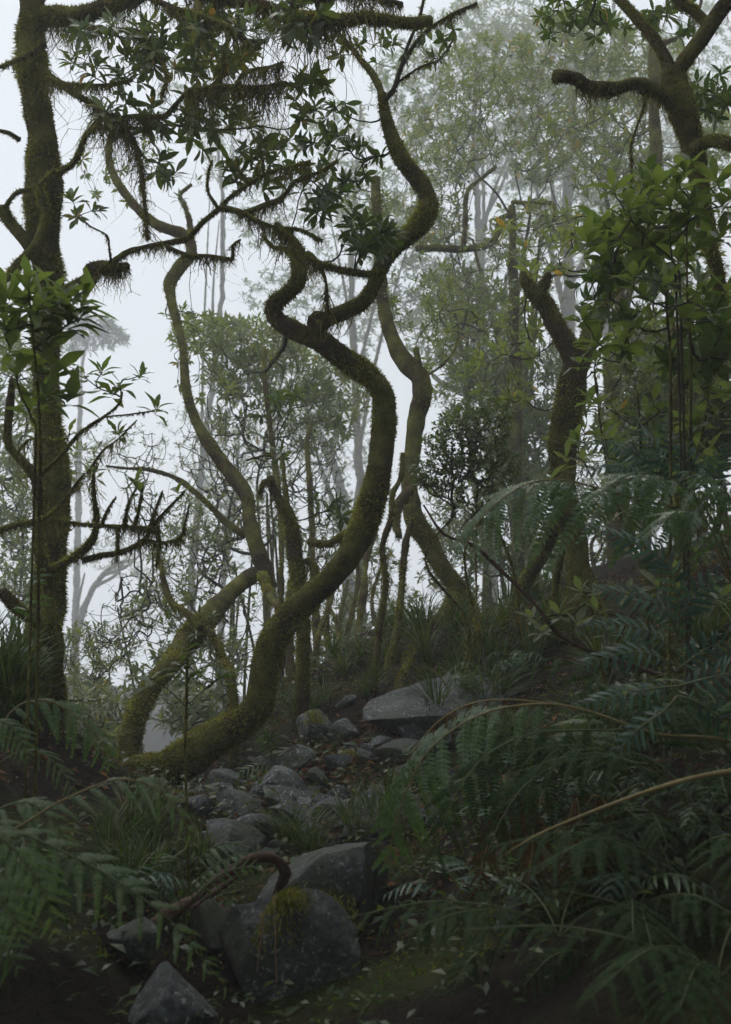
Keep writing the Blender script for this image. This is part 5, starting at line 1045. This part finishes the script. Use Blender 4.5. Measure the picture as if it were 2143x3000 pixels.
def scatter(n, x0, x1, y0, y1):
    x = rs.uniform(x0, x1, n); y = rs.uniform(y0, y1, n); return np.stack([x, y, ground_z(x, y)], -1)
g = Geo(); p = np.concatenate([scatter(9000, -2.6, 3.2, 3.2, 8.5), scatter(2200, -.7, .3, 4.4, 6.4)]); N = len(p)
a = rs.uniform(0, 6.283, N); ax = np.stack([np.cos(a), np.sin(a), rs.normal(size=N) * .35], -1); L = rs.uniform(.03, .07, N)
leaves(g, p + np.array([0, 0, .012]), ax, nrm(np.stack([rs.normal(size=N) * .4, rs.normal(size=N) * .4, np.ones(N)], -1)), L, L * rs.uniform(.3, .5, N), np.clip(rs.normal(.45, .25, N), 0, 1), 1, .3)
link('leaf_litter', g.mesh('leaf_litter', M['litter']), kind='stuff')
g = Geo(); p = np.concatenate([scatter(15000, -2.8, 3.4, 2.4, 8.8), scatter(6000, .8, 6.0, 2.0, 10), scatter(3000, -4, 1.2, 7.2, 9.6)])
k = noise(p, 2.2, 41) > -.15; p = p[k]; N = len(p)
a = rs.uniform(0, 6.283, N); up_ = np.stack([rs.normal(size=N) * .5, rs.normal(size=N) * .5, np.ones(N)], -1)
ax = np.stack([np.cos(a), np.sin(a), rs.uniform(.1, 1.3, N)], -1); L = rs.uniform(.018, .055, N)
leaves(g, p + np.array([0, 0, 1.]) * rs.uniform(0, .10, N)[:, None], ax, up_, L, L * rs.uniform(.35, .6, N), np.clip(rs.normal(.4, .2, N), 0, .88), 1, .4)
link('ground_cover', g.mesh('ground_cover', M['leaf']), kind='stuff')
g = Geo(); p = scatter(26000, -2.8, 3.4, 2.0, 8.6); p = p[noise(p, 3.1, 42) > .1]; N = len(p)
dr = nrm(rs.normal(size=(N, 3)) * .55 + np.array([0, 0, 1.])); sd_ = nrm(np.cross(dr, rs.normal(size=(N, 3)))) * .005
g.add(np.stack([p - sd_, p + sd_, p + dr * rs.uniform(.01, .035, N)[:, None]], 1).reshape(-1, 3), f3=np.arange(N * 3).reshape(-1, 3), tint=np.repeat(np.clip(rs.normal(.45, .22, N), 0, 1), 3))
link('ground_moss', g.mesh('ground_moss', M['moss']), kind='stuff')

# ------------------------------------------------------------------ unseen trees added over and behind the viewpoint to darken the foreground
def shade_tree(label, x, y, h, rad, n, L=.26):
    z = gz(x, y); t = Tree('added_shade_tree', label, 'tree', (x, y, z), 'added shade trees around the viewpoint')
    c = catmull([[x, y, z - .1, .16], [x + .2, y - .1, z + h * .4, .13], [x - .1, y + .2, z + h * .8, .09], [x, y, z + h, .05]], .15); t.limb3(c[:, :3], c[:, 3], 6, 'trunk', fz=.15, st=0)
    q = rs.normal(size=(n, 3)); q = nrm(q) * (rs.rand(n) ** .4)[:, None] * np.array([rad, rad, rad * .42]); tips = q + np.array([x, y, z + h])
    tips = tips[tips[:, 2] > z + 1.2]
    t.crown(None, L=L, nleaf=9, lod=0, pts=tips, aspect=.45, r_tip=.004, tint=.4)
OVER = [(-2.9, .3, 3.8, 1.6), (.1, -.7, 4.4, 1.7), (-1.3, -1.4, 4.0, 1.6), (1.9, .2, 3.2, 1.2), (1.9, 1.2, 3.0, 1.5), (2.6, 2.2, 3.2, 1.3), (1.0, .7, 3.6, 1.2), (1.3, 1.5, 3.9, 1.1), (2.9, .2, 4.2, 2.2), (3.8, 1.8, 4.4, 1.8), (5.5, -1, 5, 3), (3.4, -4, 5, 3), (-5.6, 1.2, 4.2, 1.6), (-7, -3, 5, 3), (0, -7, 5, 3)]
for (x, y, h, r) in OVER:
    shade_tree('unseen leafy tree added around the viewpoint to shade the foreground', x, y, h, r, int(150 * r))

# ------------------------------------------------------------------ mist
hb = Geo()
bpy.context.view_layer.update()
top = max((o.matrix_world @ Vector(c)).z for o in S.objects if o.type == 'MESH' and o.name.split('.')[0] not in ('leaf', 'pinna') for c in o.bound_box) + .5
x0, x1, y0, y1, z0, z1 = -46, 46, -14, 102, GZMIN - 1, top
hb.add([(x0, y0, z0), (x1, y0, z0), (x1, y1, z0), (x0, y1, z0), (x0, y0, z1), (x1, y0, z1), (x1, y1, z1), (x0, y1, z1)], f4=[(0, 3, 2, 1), (4, 5, 6, 7), (0, 1, 5, 4), (1, 2, 6, 5), (2, 3, 7, 6), (3, 0, 4, 7)])
m, n, l = mat_new('mist'); v = n.new('ShaderNodeVolumePrincipled'); v.inputs['Density'].default_value = HAZE; v.inputs['Color'].default_value = (.95, .97, 1, 1)
o = n.new('ShaderNodeOutputMaterial'); l.new(v.outputs[0], o.inputs['Volume'])
link('haze', hb.mesh('haze', m, smooth=False), kind='stuff')
